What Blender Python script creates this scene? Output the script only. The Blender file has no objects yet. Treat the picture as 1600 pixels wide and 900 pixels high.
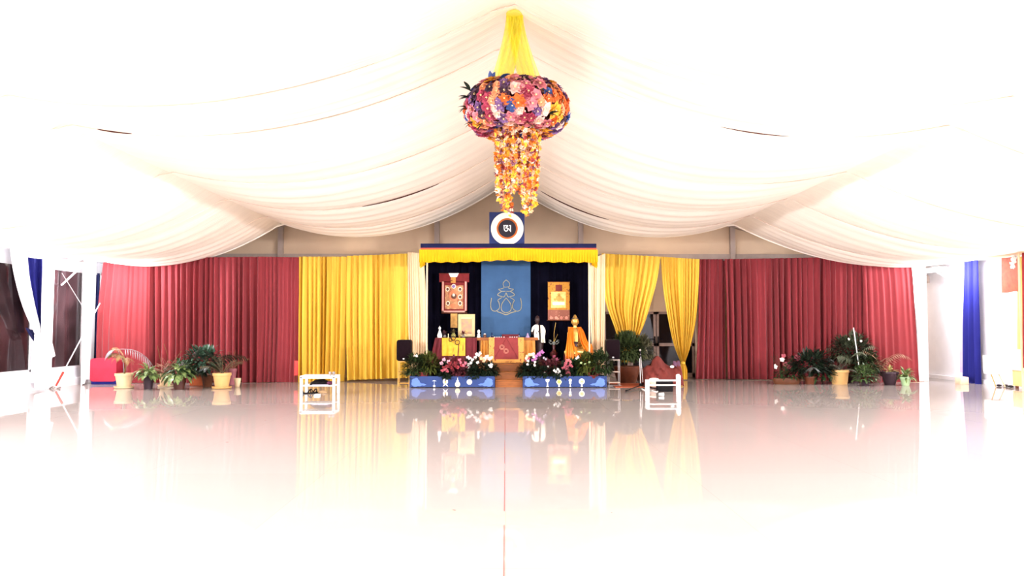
import bpy, math, random
from mathutils import Vector, Matrix, noise
R = math.radians
PI = math.pi
random.seed(7)
SC = bpy.context.scene
COL = SC.collection

# ------------------------------------------------------------------ camera
H = 1.45
FPX = 1200.0
PITCH = math.atan(60 / FPX)
YAW = math.atan(-10 / FPX)          # turned a touch towards +X
cam_d = bpy.data.cameras.new('camera')
cam_d.lens = 27.0
cam_d.sensor_width = 36.0
cam_d.clip_end = 200
cam = bpy.data.objects.new('camera', cam_d)
COL.objects.link(cam)
cam.location = (0, 0, H)
cam.rotation_euler = (R(90) + PITCH, 0, YAW)
SC.camera = cam
CM = cam.rotation_euler.to_matrix()

# ------------------------------------------------------------------ view, world
SC.view_settings.view_transform = 'Standard'
SC.view_settings.look = 'None'
SC.view_settings.gamma = 1.0
SC.view_settings.exposure = -0.36
SC.view_settings.use_curve_mapping = False
wd = bpy.data.worlds.new('night')
SC.world = wd
wd.use_nodes = True
wd.node_tree.nodes['Background'].inputs[0].default_value = (0.10, 0.06, 0.07, 1)
wd.node_tree.nodes['Background'].inputs[1].default_value = 0.5

# ------------------------------------------------------------------ lights
def area(name, loc, target, size, power, color=(1, 1, 1), size_y=None, spread=180):
    d = bpy.data.lights.new(name, 'AREA')
    d.energy = power
    d.color = color
    d.shape = 'RECTANGLE'
    d.size = size
    d.size_y = size_y or size
    d.spread = R(spread)
    o = bpy.data.objects.new(name, d)
    COL.objects.link(o)
    o.location = loc
    v = Vector(target) - Vector(loc)
    o.rotation_euler = v.to_track_quat('-Z', 'Y').to_euler()
    return o

COOL = (0.92, 0.92, 1.0)
WARM = (1.0, 0.80, 0.62)
WARM_W = 5
YGAB = 22.0
# end-bay flood lamps, plus unseen ones added down the hall to light the liner
FLOOD_Y = (18.6, 13.6, 8.6, 3.6, -1.4)
FLOOD_W = (330, 880, 2700, 3300, 2200)
FILL_W = (420, 480, 520, 520, 520)
def fill_point(loc, power):  # extra point light added beside each flood to brighten walls and curtains
    d = bpy.data.lights.new('flood_fill', 'POINT')
    d.energy = power
    d.color = COOL
    d.shadow_soft_size = 0.09
    o = bpy.data.objects.new('flood_fill', d)
    COL.objects.link(o)
    o.location = loc
for fy, fw, bw_ in zip(FLOOD_Y, FLOOD_W, FILL_W):
    fill_point((-9.95, fy - .02, 2.76), bw_)
    fill_point((11.3, fy + (.9 if fy > 18 else 0), 2.76), bw_ * (.85 if fy > 18 else 1))
    area('flood_light', (-9.95, fy, 3.02), (-4.0, fy - 1.5, 4.6), 0.30, fw, COOL, 0.2)
    area('flood_light', (11.0, fy, 3.02), (4.5, fy - 1.5, 4.6), 0.30, fw, COOL, 0.2)
    
# unseen warm lamps added behind the last swag to brighten the gable
for wx in (-4.6, 4.8):
    area('warm_light', (wx, 20.75, 4.0), (wx * .8, YGAB, 3.6), 0.25, WARM_W, WARM, 0.25)

# ------------------------------------------------------------------ pixel -> place
def ray(px, py):
    v = Vector(((px - 800) / FPX, (450 - py) / FPX, -1.0))
    return CM @ v
def P(px, py, Y):
    d = ray(px, py)
    t = Y / d.y
    return Vector((d.x * t, Y, H + d.z * t))
def PF(px, py):
    d = ray(px, py)
    t = -H / d.z
    return Vector((d.x * t, d.y * t, 0))
def PW(px, py, X):
    d = ray(px, py)
    t = X / d.x
    return Vector((X, d.y * t, H + d.z * t))

# ------------------------------------------------------------------ materials
def srgb(c):
    def f(v):
        v = v / 255.0
        return v / 12.92 if v <= 0.04045 else ((v + 0.055) / 1.055) ** 2.4
    return tuple(f(v) for v in c)

MATS = {}
def mat(name, col, rough=0.7, metal=0.0, var=0.12, scale=6.0, bump=0.0, bscale=40.0, spec=0.3,
        sheen=0.0, trans=0.0, col2=None, stretch=(1, 1, 1), thresh=None, coat=0.0):
    if name in MATS:
        return MATS[name]
    m = bpy.data.materials.new(name)
    m.use_nodes = True
    nt = m.node_tree
    N, L = nt.nodes, nt.links
    b = N['Principled BSDF']
    b.inputs['Roughness'].default_value = rough
    b.inputs['Metallic'].default_value = metal
    b.inputs['Specular IOR Level'].default_value = spec
    if sheen:
        b.inputs['Sheen Weight'].default_value = sheen
    if coat:
        b.inputs['Coat Weight'].default_value = coat
    c = srgb(col)
    tc = N.new('ShaderNodeTexCoord')
    mp = N.new('ShaderNodeMapping')
    mp.inputs['Scale'].default_value = stretch
    L.new(tc.outputs['Object'], mp.inputs[0])
    nz = N.new('ShaderNodeTexNoise')
    nz.inputs['Scale'].default_value = scale
    nz.inputs['Detail'].default_value = 4
    L.new(mp.outputs[0], nz.inputs['Vector'])
    rp = N.new('ShaderNodeValToRGB')
    c2 = srgb(col2) if col2 else tuple(min(1, v * (1 + var)) for v in c)
    c1 = c if col2 else tuple(v * (1 - var) for v in c)
    rp.color_ramp.elements[0].color = (*c1, 1)
    rp.color_ramp.elements[1].color = (*c2, 1)
    if thresh:
        rp.color_ramp.elements[0].position = thresh - 0.02
        rp.color_ramp.elements[1].position = thresh + 0.02
    else:
        rp.color_ramp.elements[0].position = 0.3
        rp.color_ramp.elements[1].position = 0.7
    L.new(nz.outputs[0], rp.inputs[0])
    L.new(rp.outputs[0], b.inputs['Base Color'])
    if bump:
        n2 = N.new('ShaderNodeTexNoise')
        n2.inputs['Scale'].default_value = bscale
        L.new(mp.outputs[0], n2.inputs['Vector'])
        bp = N.new('ShaderNodeBump')
        bp.inputs['Strength'].default_value = bump
        bp.inputs['Distance'].default_value = 0.02
        L.new(n2.outputs[0], bp.inputs['Height'])
        L.new(bp.outputs[0], b.inputs['Normal'])
    if trans:
        tr = N.new('ShaderNodeBsdfTranslucent')
        L.new(rp.outputs[0], tr.inputs[0])
        mx = N.new('ShaderNodeMixShader')
        mx.inputs[0].default_value = trans
        out = N['Material Output']
        L.new(b.outputs[0], mx.inputs[1])
        L.new(tr.outputs[0], mx.inputs[2])
        L.new(mx.outputs[0], out.inputs[0])
    MATS[name] = m
    return m

def floor_material():
    m = bpy.data.materials.new('glossy_floor')
    m.use_nodes = True
    nt = m.node_tree
    N, L = nt.nodes, nt.links
    out = N['Material Output']
    N.remove(N['Principled BSDF'])
    tc = N.new('ShaderNodeTexCoord')
    br = N.new('ShaderNodeTexBrick')
    br.offset = 0.0
    br.inputs['Color1'].default_value = (0.43, 0.375, 0.34, 1)
    br.inputs['Color2'].default_value = (0.415, 0.36, 0.325, 1)
    br.inputs['Mortar'].default_value = (0.40, 0.31, 0.28, 1)
    br.inputs['Scale'].default_value = 1.0
    br.inputs['Mortar Size'].default_value = 0.0025
    br.inputs['Mortar Smooth'].default_value = 0.1
    br.inputs['Brick Width'].default_value = 1.79
    br.inputs['Row Height'].default_value = 2.98
    mp = N.new('ShaderNodeMapping')
    mp.inputs['Location'].default_value = (0.0, -1.70, 0)
    L.new(tc.outputs['Object'], mp.inputs[0])
    L.new(mp.outputs[0], br.inputs['Vector'])
    # scuffs and specks
    nz = N.new('ShaderNodeTexNoise')
    nz.inputs['Scale'].default_value = 9.0
    nz.inputs['Detail'].default_value = 2
    L.new(tc.outputs['Object'], nz.inputs['Vector'])
    rp = N.new('ShaderNodeValToRGB')
    rp.color_ramp.elements[0].position = 0.20
    rp.color_ramp.elements[0].color = (0.45, 0.35, 0.32, 1)
    rp.color_ramp.elements[1].position = 0.215
    rp.color_ramp.elements[1].color = (1, 1, 1, 1)
    L.new(nz.outputs[0], rp.inputs[0])
    mu = N.new('ShaderNodeMixRGB')
    mu.blend_type = 'MULTIPLY'
    mu.inputs[0].default_value = 1
    L.new(br.outputs[0], mu.inputs[1])
    L.new(rp.outputs[0], mu.inputs[2])
    df = N.new('ShaderNodeBsdfDiffuse')
    L.new(mu.outputs[0], df.inputs[0])
    gl = N.new('ShaderNodeBsdfGlossy')
    gl.inputs['Roughness'].default_value = FLOOR_ROUGH
    n2 = N.new('ShaderNodeTexNoise')
    n2.inputs['Scale'].default_value = 1.3
    L.new(tc.outputs['Object'], n2.inputs['Vector'])
    bp = N.new('ShaderNodeBump')
    bp.inputs['Strength'].default_value = 0.02
    bp.inputs['Distance'].default_value = 0.02
    L.new(n2.outputs[0], bp.inputs['Height'])
    L.new(bp.outputs[0], gl.inputs['Normal'])
    fr = N.new('ShaderNodeFresnel')
    fr.inputs['IOR'].default_value = FLOOR_IOR
    ml = N.new('ShaderNodeMath')
    ml.operation = 'MULTIPLY'
    ml.inputs[1].default_value = FLOOR_GLOSS
    L.new(fr.outputs[0], ml.inputs[0])
    mx = N.new('ShaderNodeMixShader')
    L.new(ml.outputs[0], mx.inputs[0])
    L.new(df.outputs[0], mx.inputs[1])
    L.new(gl.outputs[0], mx.inputs[2])
    L.new(mx.outputs[0], out.inputs[0])
    return m
FLOOR_ROUGH, FLOOR_IOR, FLOOR_GLOSS = 0.03, 1.5, 1.0

def glass_material(name, tint, rough=0.08, refl=0.35):
    # dark tinted pane: lets the night through and mirrors the hall a little
    m = bpy.data.materials.new(name)
    m.use_nodes = True
    nt = m.node_tree
    N, L = nt.nodes, nt.links
    out = N['Material Output']
    b = N['Principled BSDF']
    tc = N.new('ShaderNodeTexCoord')
    nz = N.new('ShaderNodeTexNoise')
    nz.inputs['Scale'].default_value = 2.2
    L.new(tc.outputs['Object'], nz.inputs['Vector'])
    rp = N.new('ShaderNodeValToRGB')
    c = srgb(tint)
    rp.color_ramp.elements[0].color = (*[v * 0.6 for v in c], 1)
    rp.color_ramp.elements[1].color = (*[v * 1.5 for v in c], 1)
    rp.color_ramp.elements[0].position = 0.35
    rp.color_ramp.elements[1].position = 0.7
    L.new(nz.outputs[0], rp.inputs[0])
    L.new(rp.outputs[0], b.inputs['Base Color'])
    b.inputs['Roughness'].default_value = rough
    b.inputs['Specular IOR Level'].default_value = refl
    tr = N.new('ShaderNodeBsdfTransparent')
    mx = N.new('ShaderNodeMixShader')
    mx.inputs[0].default_value = 0.8
    L.new(tr.outputs[0], mx.inputs[1])
    L.new(b.outputs[0], mx.inputs[2])
    L.new(mx.outputs[0], out.inputs[0])
    return m

# ------------------------------------------------------------------ mesh builder
OFF = {}
class MB:
    def __init__(s):
        s.v = []; s.f = []; s.m = []; s.mi = 0
    def add(s, vs, fs):
        k = len(s.v)
        s.v += [Vector(p) for p in vs]
        for f in fs:
            s.f.append([i + k for i in f]); s.m.append(s.mi)
        return s
    def box(s, lo, hi, bev=0.0):
        x0, y0, z0 = lo; x1, y1, z1 = hi
        if bev:
            # chamfered upright box: rounded in plan and at the top and bottom rims
            def ring(z, i):
                b = bev
                return [(x0 + i + b, y0 + i, z), (x1 - i - b, y0 + i, z), (x1 - i, y0 + i + b, z), (x1 - i, y1 - i - b, z),
                        (x1 - i - b, y1 - i, z), (x0 + i + b, y1 - i, z), (x0 + i, y1 - i - b, z), (x0 + i, y0 + i + b, z)]
            rs = [ring(z0, bev * .7), ring(z0 + bev, 0), ring(z1 - bev, 0), ring(z1, bev * .7)]
            vs = [p for r in rs for p in r]
            fs = [list(range(7, -1, -1)), list(range(24, 32))]
            for k in range(3):
                for j in range(8):
                    fs.append([k * 8 + j, k * 8 + (j + 1) % 8, (k + 1) * 8 + (j + 1) % 8, (k + 1) * 8 + j])
            return s.add(vs, fs)
        return s.add([(x0, y0, z0), (x1, y0, z0), (x1, y1, z0), (x0, y1, z0), (x0, y0, z1), (x1, y0, z1), (x1, y1, z1), (x0, y1, z1)],
                     [[3, 2, 1, 0], [4, 5, 6, 7], [0, 1, 5, 4], [1, 2, 6, 5], [2, 3, 7, 6], [3, 0, 4, 7]])
    def lathe(s, prof, c=(0, 0, 0), n=20, sx=1.0, sy=1.0, cap=True):
        c = Vector(c); vs = []; fs = []
        for r, z in prof:
            for k in range(n):
                a = 2 * PI * k / n
                vs.append(c + Vector((r * math.cos(a) * sx, r * math.sin(a) * sy, z)))
        for i in range(len(prof) - 1):
            for k in range(n):
                fs.append([i * n + k, i * n + (k + 1) % n, (i + 1) * n + (k + 1) % n, (i + 1) * n + k])
        if cap:
            fs.append(list(range(n - 1, -1, -1)))
            fs.append([(len(prof) - 1) * n + k for k in range(n)])
        return s.add(vs, fs)
    def ell(s, c, r, n=14, m=9):
        c = Vector(c); vs = []; fs = []
        for i in range(m + 1):
            t = PI * i / m - PI / 2
            for k in range(n):
                a = 2 * PI * k / n
                vs.append(c + Vector((r[0] * math.cos(t) * math.cos(a), r[1] * math.cos(t) * math.sin(a), r[2] * math.sin(t))))
        for i in range(m):
            for k in range(n):
                fs.append([i * n + k, i * n + (k + 1) % n, (i + 1) * n + (k + 1) % n, (i + 1) * n + k])
        return s.add(vs, fs)
    def tube(s, path, r, n=8, closed=False):
        path = [Vector(p) for p in path]
        vs = []; fs = []
        rr = r if isinstance(r, (list, tuple)) else [r] * len(path)
        M = len(path)
        for i, p in enumerate(path):
            if closed:
                d = path[(i + 1) % M] - path[i - 1]
            else:
                d = path[min(i + 1, M - 1)] - path[max(i - 1, 0)]
            if d.length < 1e-9: d = Vector((0, 0, 1))
            d.normalize()
            u = d.cross(Vector((0, 0, 1)))
            if u.length < 0.05: u = d.cross(Vector((0, 1, 0)))
            u.normalize(); w = d.cross(u)
            for k in range(n):
                a = 2 * PI * k / n
                vs.append(p + (u * math.cos(a) + w * math.sin(a)) * rr[i])
        for i in range(M if closed else M - 1):
            j = (i + 1) % M
            for k in range(n):
                fs.append([i * n + k, i * n + (k + 1) % n, j * n + (k + 1) % n, j * n + k])
        if not closed:
            fs.append(list(range(n - 1, -1, -1))); fs.append([(M - 1) * n + k for k in range(n)])
        return s.add(vs, fs)
    def grid(s, f, nu, nv):
        vs = [f(i / nu, j / nv) for j in range(nv + 1) for i in range(nu + 1)]
        fs = []
        for j in range(nv):
            for i in range(nu):
                a = j * (nu + 1) + i
                fs.append([a, a + 1, a + nu + 2, a + nu + 1])
        return s.add(vs, fs)
    def sheet(s, f, nu, nv, off):
        """A closed slab: the surface f and the same surface moved by off."""
        off = Vector(off)
        s.grid(f, nu, nv)
        s.grid(lambda u, v: Vector(f(u, v)) + off, nu, nv)
        def edge(g, n):
            s.grid(lambda u, v: Vector(g(u)) + off * v, n, 1)
        edge(lambda u: f(u, 0), nu); edge(lambda u: f(u, 1), nu)
        edge(lambda v: f(0, v), nv); edge(lambda v: f(1, v), nv)
        return s
    def prism(s, poly, a, b, axis='y'):
        """2D outline (x, z) between depths a and b."""
        n = len(poly)
        if axis == 'y':
            vs = [(x, a, z) for x, z in poly] + [(x, b, z) for x, z in poly]
        elif axis == 'z':
            vs = [(x, y, a) for x, y in poly] + [(x, y, b) for x, y in poly]
        else:
            vs = [(a, x, z) for x, z in poly] + [(b, x, z) for x, z in poly]
        fs = [list(range(n)), list(range(2 * n - 1, n - 1, -1))]
        for k in range(n):
            fs.append([k, (k + 1) % n, n + (k + 1) % n, n + k])
        return s.add(vs, fs)
    def leaf(s, p, d, L, w, droop=0.3, up=Vector((0, 0, 1)), seg=4, fold=0.25, tip=1.0):
        """An arched blade with a folded mid-rib."""
        d = Vector(d).normalized()
        side = d.cross(up)
        if side.length < 0.05: side = Vector((1, 0, 0))
        side.normalize()
        nrm = side.cross(d).normalized()
        pos = Vector(p); vs = []; dd = d.copy()
        for i in range(seg + 1):
            t = i / seg
            wd_ = w * math.sin(PI * min(1, (t * 0.88 + 0.08)) ** tip) * 0.5 + 0.0008
            vs += [pos - side * wd_ + nrm * wd_ * fold, pos.copy(), pos + side * wd_ + nrm * wd_ * fold]
            dd = (dd - Vector((0, 0, droop / seg))).normalized()
            pos = pos + dd * (L / seg)
        fs = []
        for i in range(seg):
            a = i * 3
            fs += [[a, a + 1, a + 4, a + 3], [a + 1, a + 2, a + 5, a + 4]]
        return s.add(vs, fs)
    def build(s, name, mats, parent=None, smooth=True, local=False):
        me = bpy.data.meshes.new(name)
        off = Vector((0, 0, 0))
        if parent is not None and not local:
            off = OFF.get(parent.name, Vector((0, 0, 0)))
        me.from_pydata([tuple(p - off) for p in s.v], [], s.f)
        if not isinstance(mats, (list, tuple)): mats = [mats]
        for m in mats: me.materials.append(m)
        me.polygons.foreach_set('material_index', s.m)
        if smooth:
            me.polygons.foreach_set('use_smooth', [True] * len(s.f))
            try: me.set_sharp_from_angle(angle=R(38))
            except Exception: pass
        me.update()
        o = bpy.data.objects.new(name, me)
        COL.objects.link(o)
        if parent is not None:
            o.parent = parent
            OFF[o.name] = off
        return o

def tag(o, label=None, cat=None, group=None, kind=None):
    if label: o['label'] = label
    if cat: o['category'] = cat
    if group: o['group'] = group
    if kind: o['kind'] = kind
    return o
def thing(name, label, cat, loc=(0, 0, 0), group=None, rz=0):
    o = bpy.data.objects.new(name, None)
    COL.objects.link(o)
    o.empty_display_size = 0.1
    o.location = loc
    o.rotation_euler = (0, 0, rz)
    OFF[o.name] = Vector(loc)
    return tag(o, label, cat, group)
KIDS = {}
def copy_tree(o, parent=None):
    c = o.copy()
    COL.objects.link(c)
    if parent is not None: c.parent = parent
    for ch in [x for x in bpy.data.objects if x.parent == o]:
        copy_tree(ch, c)
    return c
def struct(o):
    o['kind'] = 'structure'
    return o

# ------------------------------------------------------------------ material set
M = {}
M['liner'] = mat('liner_fabric', (244, 235, 220), 0.9, var=0.03, scale=1.5, stretch=(0.4, 6, 0.4), bump=0.35, bscale=5, spec=0.05)
M['seam'] = mat('seam_shade_cord', (226, 204, 188), 0.9, spec=0.05)
M['gap_shade'] = mat('seam_shadow_gap', (70, 35, 30), 0.9, spec=0.0)
M['wall'] = mat('white_panel', (240, 238, 240), 0.6, var=0.03, scale=3)
M['gable'] = mat('gable_canvas', (218, 190, 158), 0.8, var=0.06, scale=1.2, spec=0.1)
M['post'] = mat('tent_post', (176, 156, 142), 0.5, var=0.06)
M['whitemetal'] = mat('white_metal', (240, 238, 238), 0.4, var=0.03)
M['glass'] = glass_material('tinted_window', (58, 40, 42), refl=0.28)
M['darkglass'] = glass_material('night_glass', (26, 20, 22), refl=0.25)
M['red'] = mat('red_curtain_cloth', (126, 45, 49), 0.85, var=0.10, scale=2.0, stretch=(5, 5, .3), sheen=0.15, spec=0.1)
M['yellow'] = mat('yellow_curtain_cloth', (232, 190, 74), 0.8, var=0.06, scale=2.0, stretch=(6, 6, .3), spec=0.1, trans=0.15)
M['valance'] = mat('valance_cloth', (220, 166, 20), 0.75, var=0.08, scale=3, spec=0.1)
M['cream'] = mat('cream_gauze', (236, 208, 168), 0.8, var=0.04, spec=0.1, trans=0.2)
M['white'] = mat('white_drape_cloth', (244, 244, 246), 0.85, var=0.02, spec=0.1)
M['blue'] = mat('royal_blue_cloth', (26, 28, 104), 0.85, var=0.15, scale=2, stretch=(6, 6, .3), spec=0.2)
M['navyc'] = mat('navy_cloth', (26, 28, 62), 0.8, var=0.15, spec=0.1)
M['navy'] = mat('navy_velvet', (10, 9, 20), 0.95, var=0.3, scale=2, spec=0.02)
M['panelblue'] = mat('slate_blue_cloth', (56, 84, 116), 0.85, var=0.10, scale=3, spec=0.08)
M['gold'] = mat('gold_paint', (206, 168, 84), 0.4, metal=0.5, var=0.15, scale=30)
M['goldline'] = mat('gold_thread', (150, 142, 112), 0.6, var=0.15, scale=30)
M['silverline'] = mat('silver_thread', (180, 188, 200), 0.6, var=0.1)
M['wood'] = mat('honey_wood', (134, 76, 30), 0.45, var=0.2, scale=5, stretch=(1, 6, 6))
M['darkwood'] = mat('dark_wood', (96, 48, 26), 0.5, var=0.25, scale=8)
M['bluebox'] = mat('planter_blue_paint', (32, 54, 104), 0.6, var=0.08, scale=5)
M['cloud'] = mat('cloud_blue_paint', (88, 118, 184), 0.6, var=0.06, scale=9)
M['whitepaint'] = mat('white_paint', (246, 246, 240), 0.5, var=0.03)
M['ivory'] = mat('ivory_paint', (246, 232, 176), 0.5, var=0.05)
M['orangepaint'] = mat('orange_paint', (170, 84, 24), 0.6, var=0.15)
M['black'] = mat('black_plastic', (12, 8, 10), 0.6, var=0.2, spec=0.12)
M['grille'] = mat('speaker_grille', (22, 10, 14), 0.85, var=0.3, scale=120, bump=0.5, bscale=160, spec=0.06)
M['steel'] = mat('brushed_steel', (150, 142, 136), 0.4, metal=0.7, var=0.08)
M['bamboo'] = mat('bamboo', (206, 156, 78), 0.5, var=0.15, scale=12)
M['maroon'] = mat('maroon_cloth', (92, 24, 30), 0.8, var=0.2, scale=5)
M['brocade'] = mat('gold_brocade', (198, 138, 62), 0.6, var=0.0, scale=22, col2=(120, 52, 30), thresh=0.62)
M['ybrocade'] = mat('yellow_brocade', (214, 160, 34), 0.6, var=0.15, scale=12)
M['altarred'] = mat('altar_red_cloth', (124, 42, 40), 0.75, var=0.12, scale=10)
M['rosethread'] = mat('rose_thread', (206, 134, 112), 0.6)
M['robe'] = mat('orange_robe_silk', (228, 126, 24), 0.5, var=0.15, scale=14, spec=0.4)
M['buddha'] = mat('gilded_bronze', (214, 168, 88), 0.3, metal=0.7, var=0.2, scale=20)
M['darkbronze'] = mat('dark_bronze', (54, 36, 34), 0.45, metal=0.3, var=0.2)
M['shawl'] = mat('white_silk_scarf', (252, 244, 226), 0.6, var=0.05)
M['terracotta'] = mat('terracotta', (176, 86, 46), 0.8, var=0.12, scale=12)
M['brownpot'] = mat('glazed_brown', (88, 50, 30), 0.35, var=0.2, scale=9)
M['creampot'] = mat('cream_glaze', (224, 198, 156), 0.45, var=0.04)
M['yellowpot'] = mat('yellow_glaze', (200, 158, 98), 0.45, var=0.05)
M['blackpot'] = mat('black_pot', (44, 26, 34), 0.5, var=0.15)
M['greenpot'] = mat('celadon_glaze', (168, 196, 146), 0.3, var=0.1)
M['mauvepot'] = mat('mauve_clay', (140, 80, 84), 0.6, var=0.1)
M['soil'] = mat('potting_soil', (58, 40, 30), 0.95, var=0.3, scale=30)
M['leaf'] = mat('leaf_green', (40, 66, 34), 0.5, var=0.4, scale=8, trans=0.2)
M['leaflight'] = mat('leaf_variegated', (44, 78, 36), 0.4, scale=22, col2=(142, 160, 96), trans=0.15)
M['leafdark'] = mat('leaf_dark', (26, 38, 24), 0.5, var=0.4, scale=8, trans=0.1)
M['leafgrey'] = mat('leaf_silver', (150, 148, 138), 0.45, var=0.2, scale=8, trans=0.2)
M['fern'] = mat('fern_green', (42, 56, 25), 0.6, var=0.35, scale=9, trans=0.2)
M['stem'] = mat('plant_stem', (110, 92, 52), 0.7)
M['pinkpetal'] = mat('pink_petal', (168, 80, 90), 0.7, var=0.12, scale=20, trans=0.2)
M['redpetal'] = mat('red_petal', (112, 28, 34), 0.7, var=0.2, scale=20, trans=0.15)
M['whitepetal'] = mat('white_petal', (226, 218, 208), 0.7, var=0.03, trans=0.2)
M['mauvepetal'] = mat('mauve_petal', (176, 106, 164), 0.7, var=0.15, scale=20, trans=0.2)
M['creampetal'] = mat('cream_petal', (250, 226, 170), 0.7, var=0.06, trans=0.2)

# ------------------------------------------------------------------ ROOM
LX, RX = -10.75, 12.1
YB, YF = 22.0, -5.0
b = MB(); b.box((LX - .3, YF - .3, -0.2), (RX + .3, YB + 3.5, 0.0))
struct(b.build('floor', floor_material(), smooth=False))

b = MB()
for k in range(46):
    if (k * 7) % 5: b.box((-.011, 1.5 + k * .42, 0), (-.007, 1.5 + k * .42 + .415, .0012))
struct(b.build('trim_40', mat('floor_joint', (150, 70, 60), .8), smooth=False))
def roof_z(x): return 6.55 - 0.27 * abs(x - 0.3)
# gable wall with the opening for the glazed doors
dl, dr = P(943, 500, YB).x, P(1086, 500, YB).x
dtop = P(1000, 487, YB).z
b = MB()
b.box((LX, YB, 0), (dl, YB + .12, dtop)); b.box((dr, YB, 0), (RX, YB + .12, dtop))
b.prism([(LX, dtop), (RX, dtop), (RX, roof_z(RX)), (0.3, roof_z(0.3)), (LX, roof_z(LX))], YB, YB + .12)
struct(b.build('wall_back', M['gable'], smooth=False))
# gable posts, horizontal rail and the sloping rafters of the end frame
for i, px in enumerate((440, 683, 907, 1143)):
    x = P(px, 380, YB).x
    b = MB(); b.box((x - .07, YB - .14, 0 if i in (0, 3) else 3.0), (x + .07, YB, roof_z(x) - .35))
    struct(b.build('trim_%d' % (i + 1), M['post'], smooth=False))
b = MB()
z = P(500, 398, YB).z
b.box((LX, YB - .08, z - .16), (RX, YB, z + .02))
struct(b.build('trim_5', M['post'], smooth=False))
for i, (xa, xb) in enumerate(((LX, .05), (.05, RX))):
    def rz_(x): return 6.13 - 0.285 * abs(x - .05)
    b = MB(); b.prism([(xa, rz_(xa)), (xb, rz_(xb)), (xb, rz_(xb) + .2), (xa, rz_(xa) + .2)], YB - .22, YB - .02)
    struct(b.build('trim_%d' % (i + 6), M['post'], smooth=False))

# side walls: low white plinth, glazed bays, header
WB, WT = 0.42, 2.86
BAYS_L = [(PW(3, 500, LX).y, PW(52, 500, LX).y), (PW(79, 500, LX).y, PW(131, 500, LX).y), (PW(141, 500, LX).y, PW(149.5, 500, LX).y + .3)]
step = 3.5
more = []
y = BAYS_L[0][1] - 3.0
b = MB()
bays = [(BAYS_L[0][1] - 2.3, BAYS_L[0][1]), BAYS_L[1], BAYS_L[2]]
y = bays[0][0] - .5
while y > YF + 2.5:
    bays.insert(0, (y - 2.3, y)); y -= 2.8
edges = YF
for (a, c) in bays:
    b.box((LX - .12, edges, WB), (LX, a, WT)); edges = c
b.box((LX - .12, edges, WB), (LX, YB, WT))
b.box((LX - .12, YF, 0), (LX, YB, WB)); b.box((LX - .12, YF, WT), (LX, YB, roof_z(LX)))
struct(b.build('wall_left', M['wall'], smooth=False))
for i, (a, c) in enumerate(bays):
    if c < 12: 
        g = MB(); g.box((LX - .075, a, WB), (LX - .05, c, WT))
        w = struct(g.build('window_%d' % (10 + i), M['glass'], smooth=False))
        continue
    fr = MB()
    for (y0, y1, z0, z1) in ((a, a + .05, WB, WT), (c - .05, c, WB, WT), (a, c, WB, WB + .05), (a, c, WT - .05, WT)):
        fr.box((LX - .10, y0, z0), (LX - .02, y1, z1))
    w = struct(fr.build('window_%d' % (10 + i), M['whitemetal'], smooth=False))
    g = MB(); g.box((LX - .075, a + .05, WB + .05), (LX - .05, c - .05, WT - .05))
    g.build('window_pane', M['glass'] if i < len(bays) - 1 else M['darkglass'], w, smooth=False)
b = MB(); b.box((RX, YF, 0), (RX + .12, YB, roof_z(RX)))
struct(b.build('wall_right', M['wall'], smooth=False))
b = MB(); b.prism([(LX, 0), (RX, 0), (RX, roof_z(RX)), (0.3, roof_z(0.3)), (LX, roof_z(LX))], YF - .12, YF)
struct(b.build('wall_front', M['wall'], smooth=False))
# door/eave plinths along the glazing
b = MB(); b.box((LX, YF, 0), (LX + .10, 20.3, 0.18))
struct(b.build('baseboard_left', M['wall'], smooth=False))
b = MB(); b.box((RX - .08, YF, 0), (RX, YB, 0.10))
struct(b.build('baseboard_right', M['wall'], smooth=False))
# eave header beams
for nm, x0, x1 in (('trim_8', LX, LX + .35), ('trim_9', RX - .35, RX)):
    b = MB(); b.box((x0, YF, 3.12), (x1, 20.6, 3.30), .02)
    struct(b.build(nm, M['wall'], smooth=False))
# side posts
for i, (px, X, sg) in enumerate(((70, LX, 1), (137, LX, 1), (1503, RX, -1))):
    y = PW(px, 500, X).y
    b = MB(); b.box((min(X, X + sg * .14), y - .10, 0), (max(X, X + sg * .14), y + .10, 3.15), .012)
    struct(b.build('trim_%d' % (10 + i), M['wall'], smooth=False))
# outer roof skin
b = MB()
b.prism([(LX - .1, roof_z(LX)), (.3, roof_z(.3)), (RX + .1, roof_z(RX)), (RX + .1, roof_z(RX) + .05), (.3, roof_z(.3) + .06), (LX - .1, roof_z(LX) + .05)], YF - .1, YB + .1)
struct(b.build('roof', M['wall'], smooth=False))

# ---- the swagged liner: two swags each side of the ridge, joined bay by bay
XR = 0.05; ZR = 5.25; XC = 5.9; ZC = 4.15; ZE = 3.22
JOINTS = [20.0, 18.5, 16.0, 13.2, 10.1, 8.8, 5.8, 2.9, 0.0, -2.6, -5.0]
def liner_z(x, y, sag_extra=0.0):
    k = min(1, max(0, (y - 9) / 11))
    s1 = 0.58 + 0.22 * k
    s2 = 0.45 + 0.10 * k
    d = abs(x - XR)
    edge = (XR - (LX + .2)) if x < XR else (RX - .2 - XR)
    if d <= XC:
        t = d / XC
        z = ZR + (ZC - ZR) * t - 4 * s1 * t * (1 - t)
        # a soft turn at the ridge and at the crease
    else:
        t = min(1, (d - XC) / (edge - XC))
        z = ZC + (ZE - ZC) * t - 4 * s2 * t * (1 - t)
    return z - sag_extra * math.sin(PI * t) ** 0.7 if 0 < t < 1 else z
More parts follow.
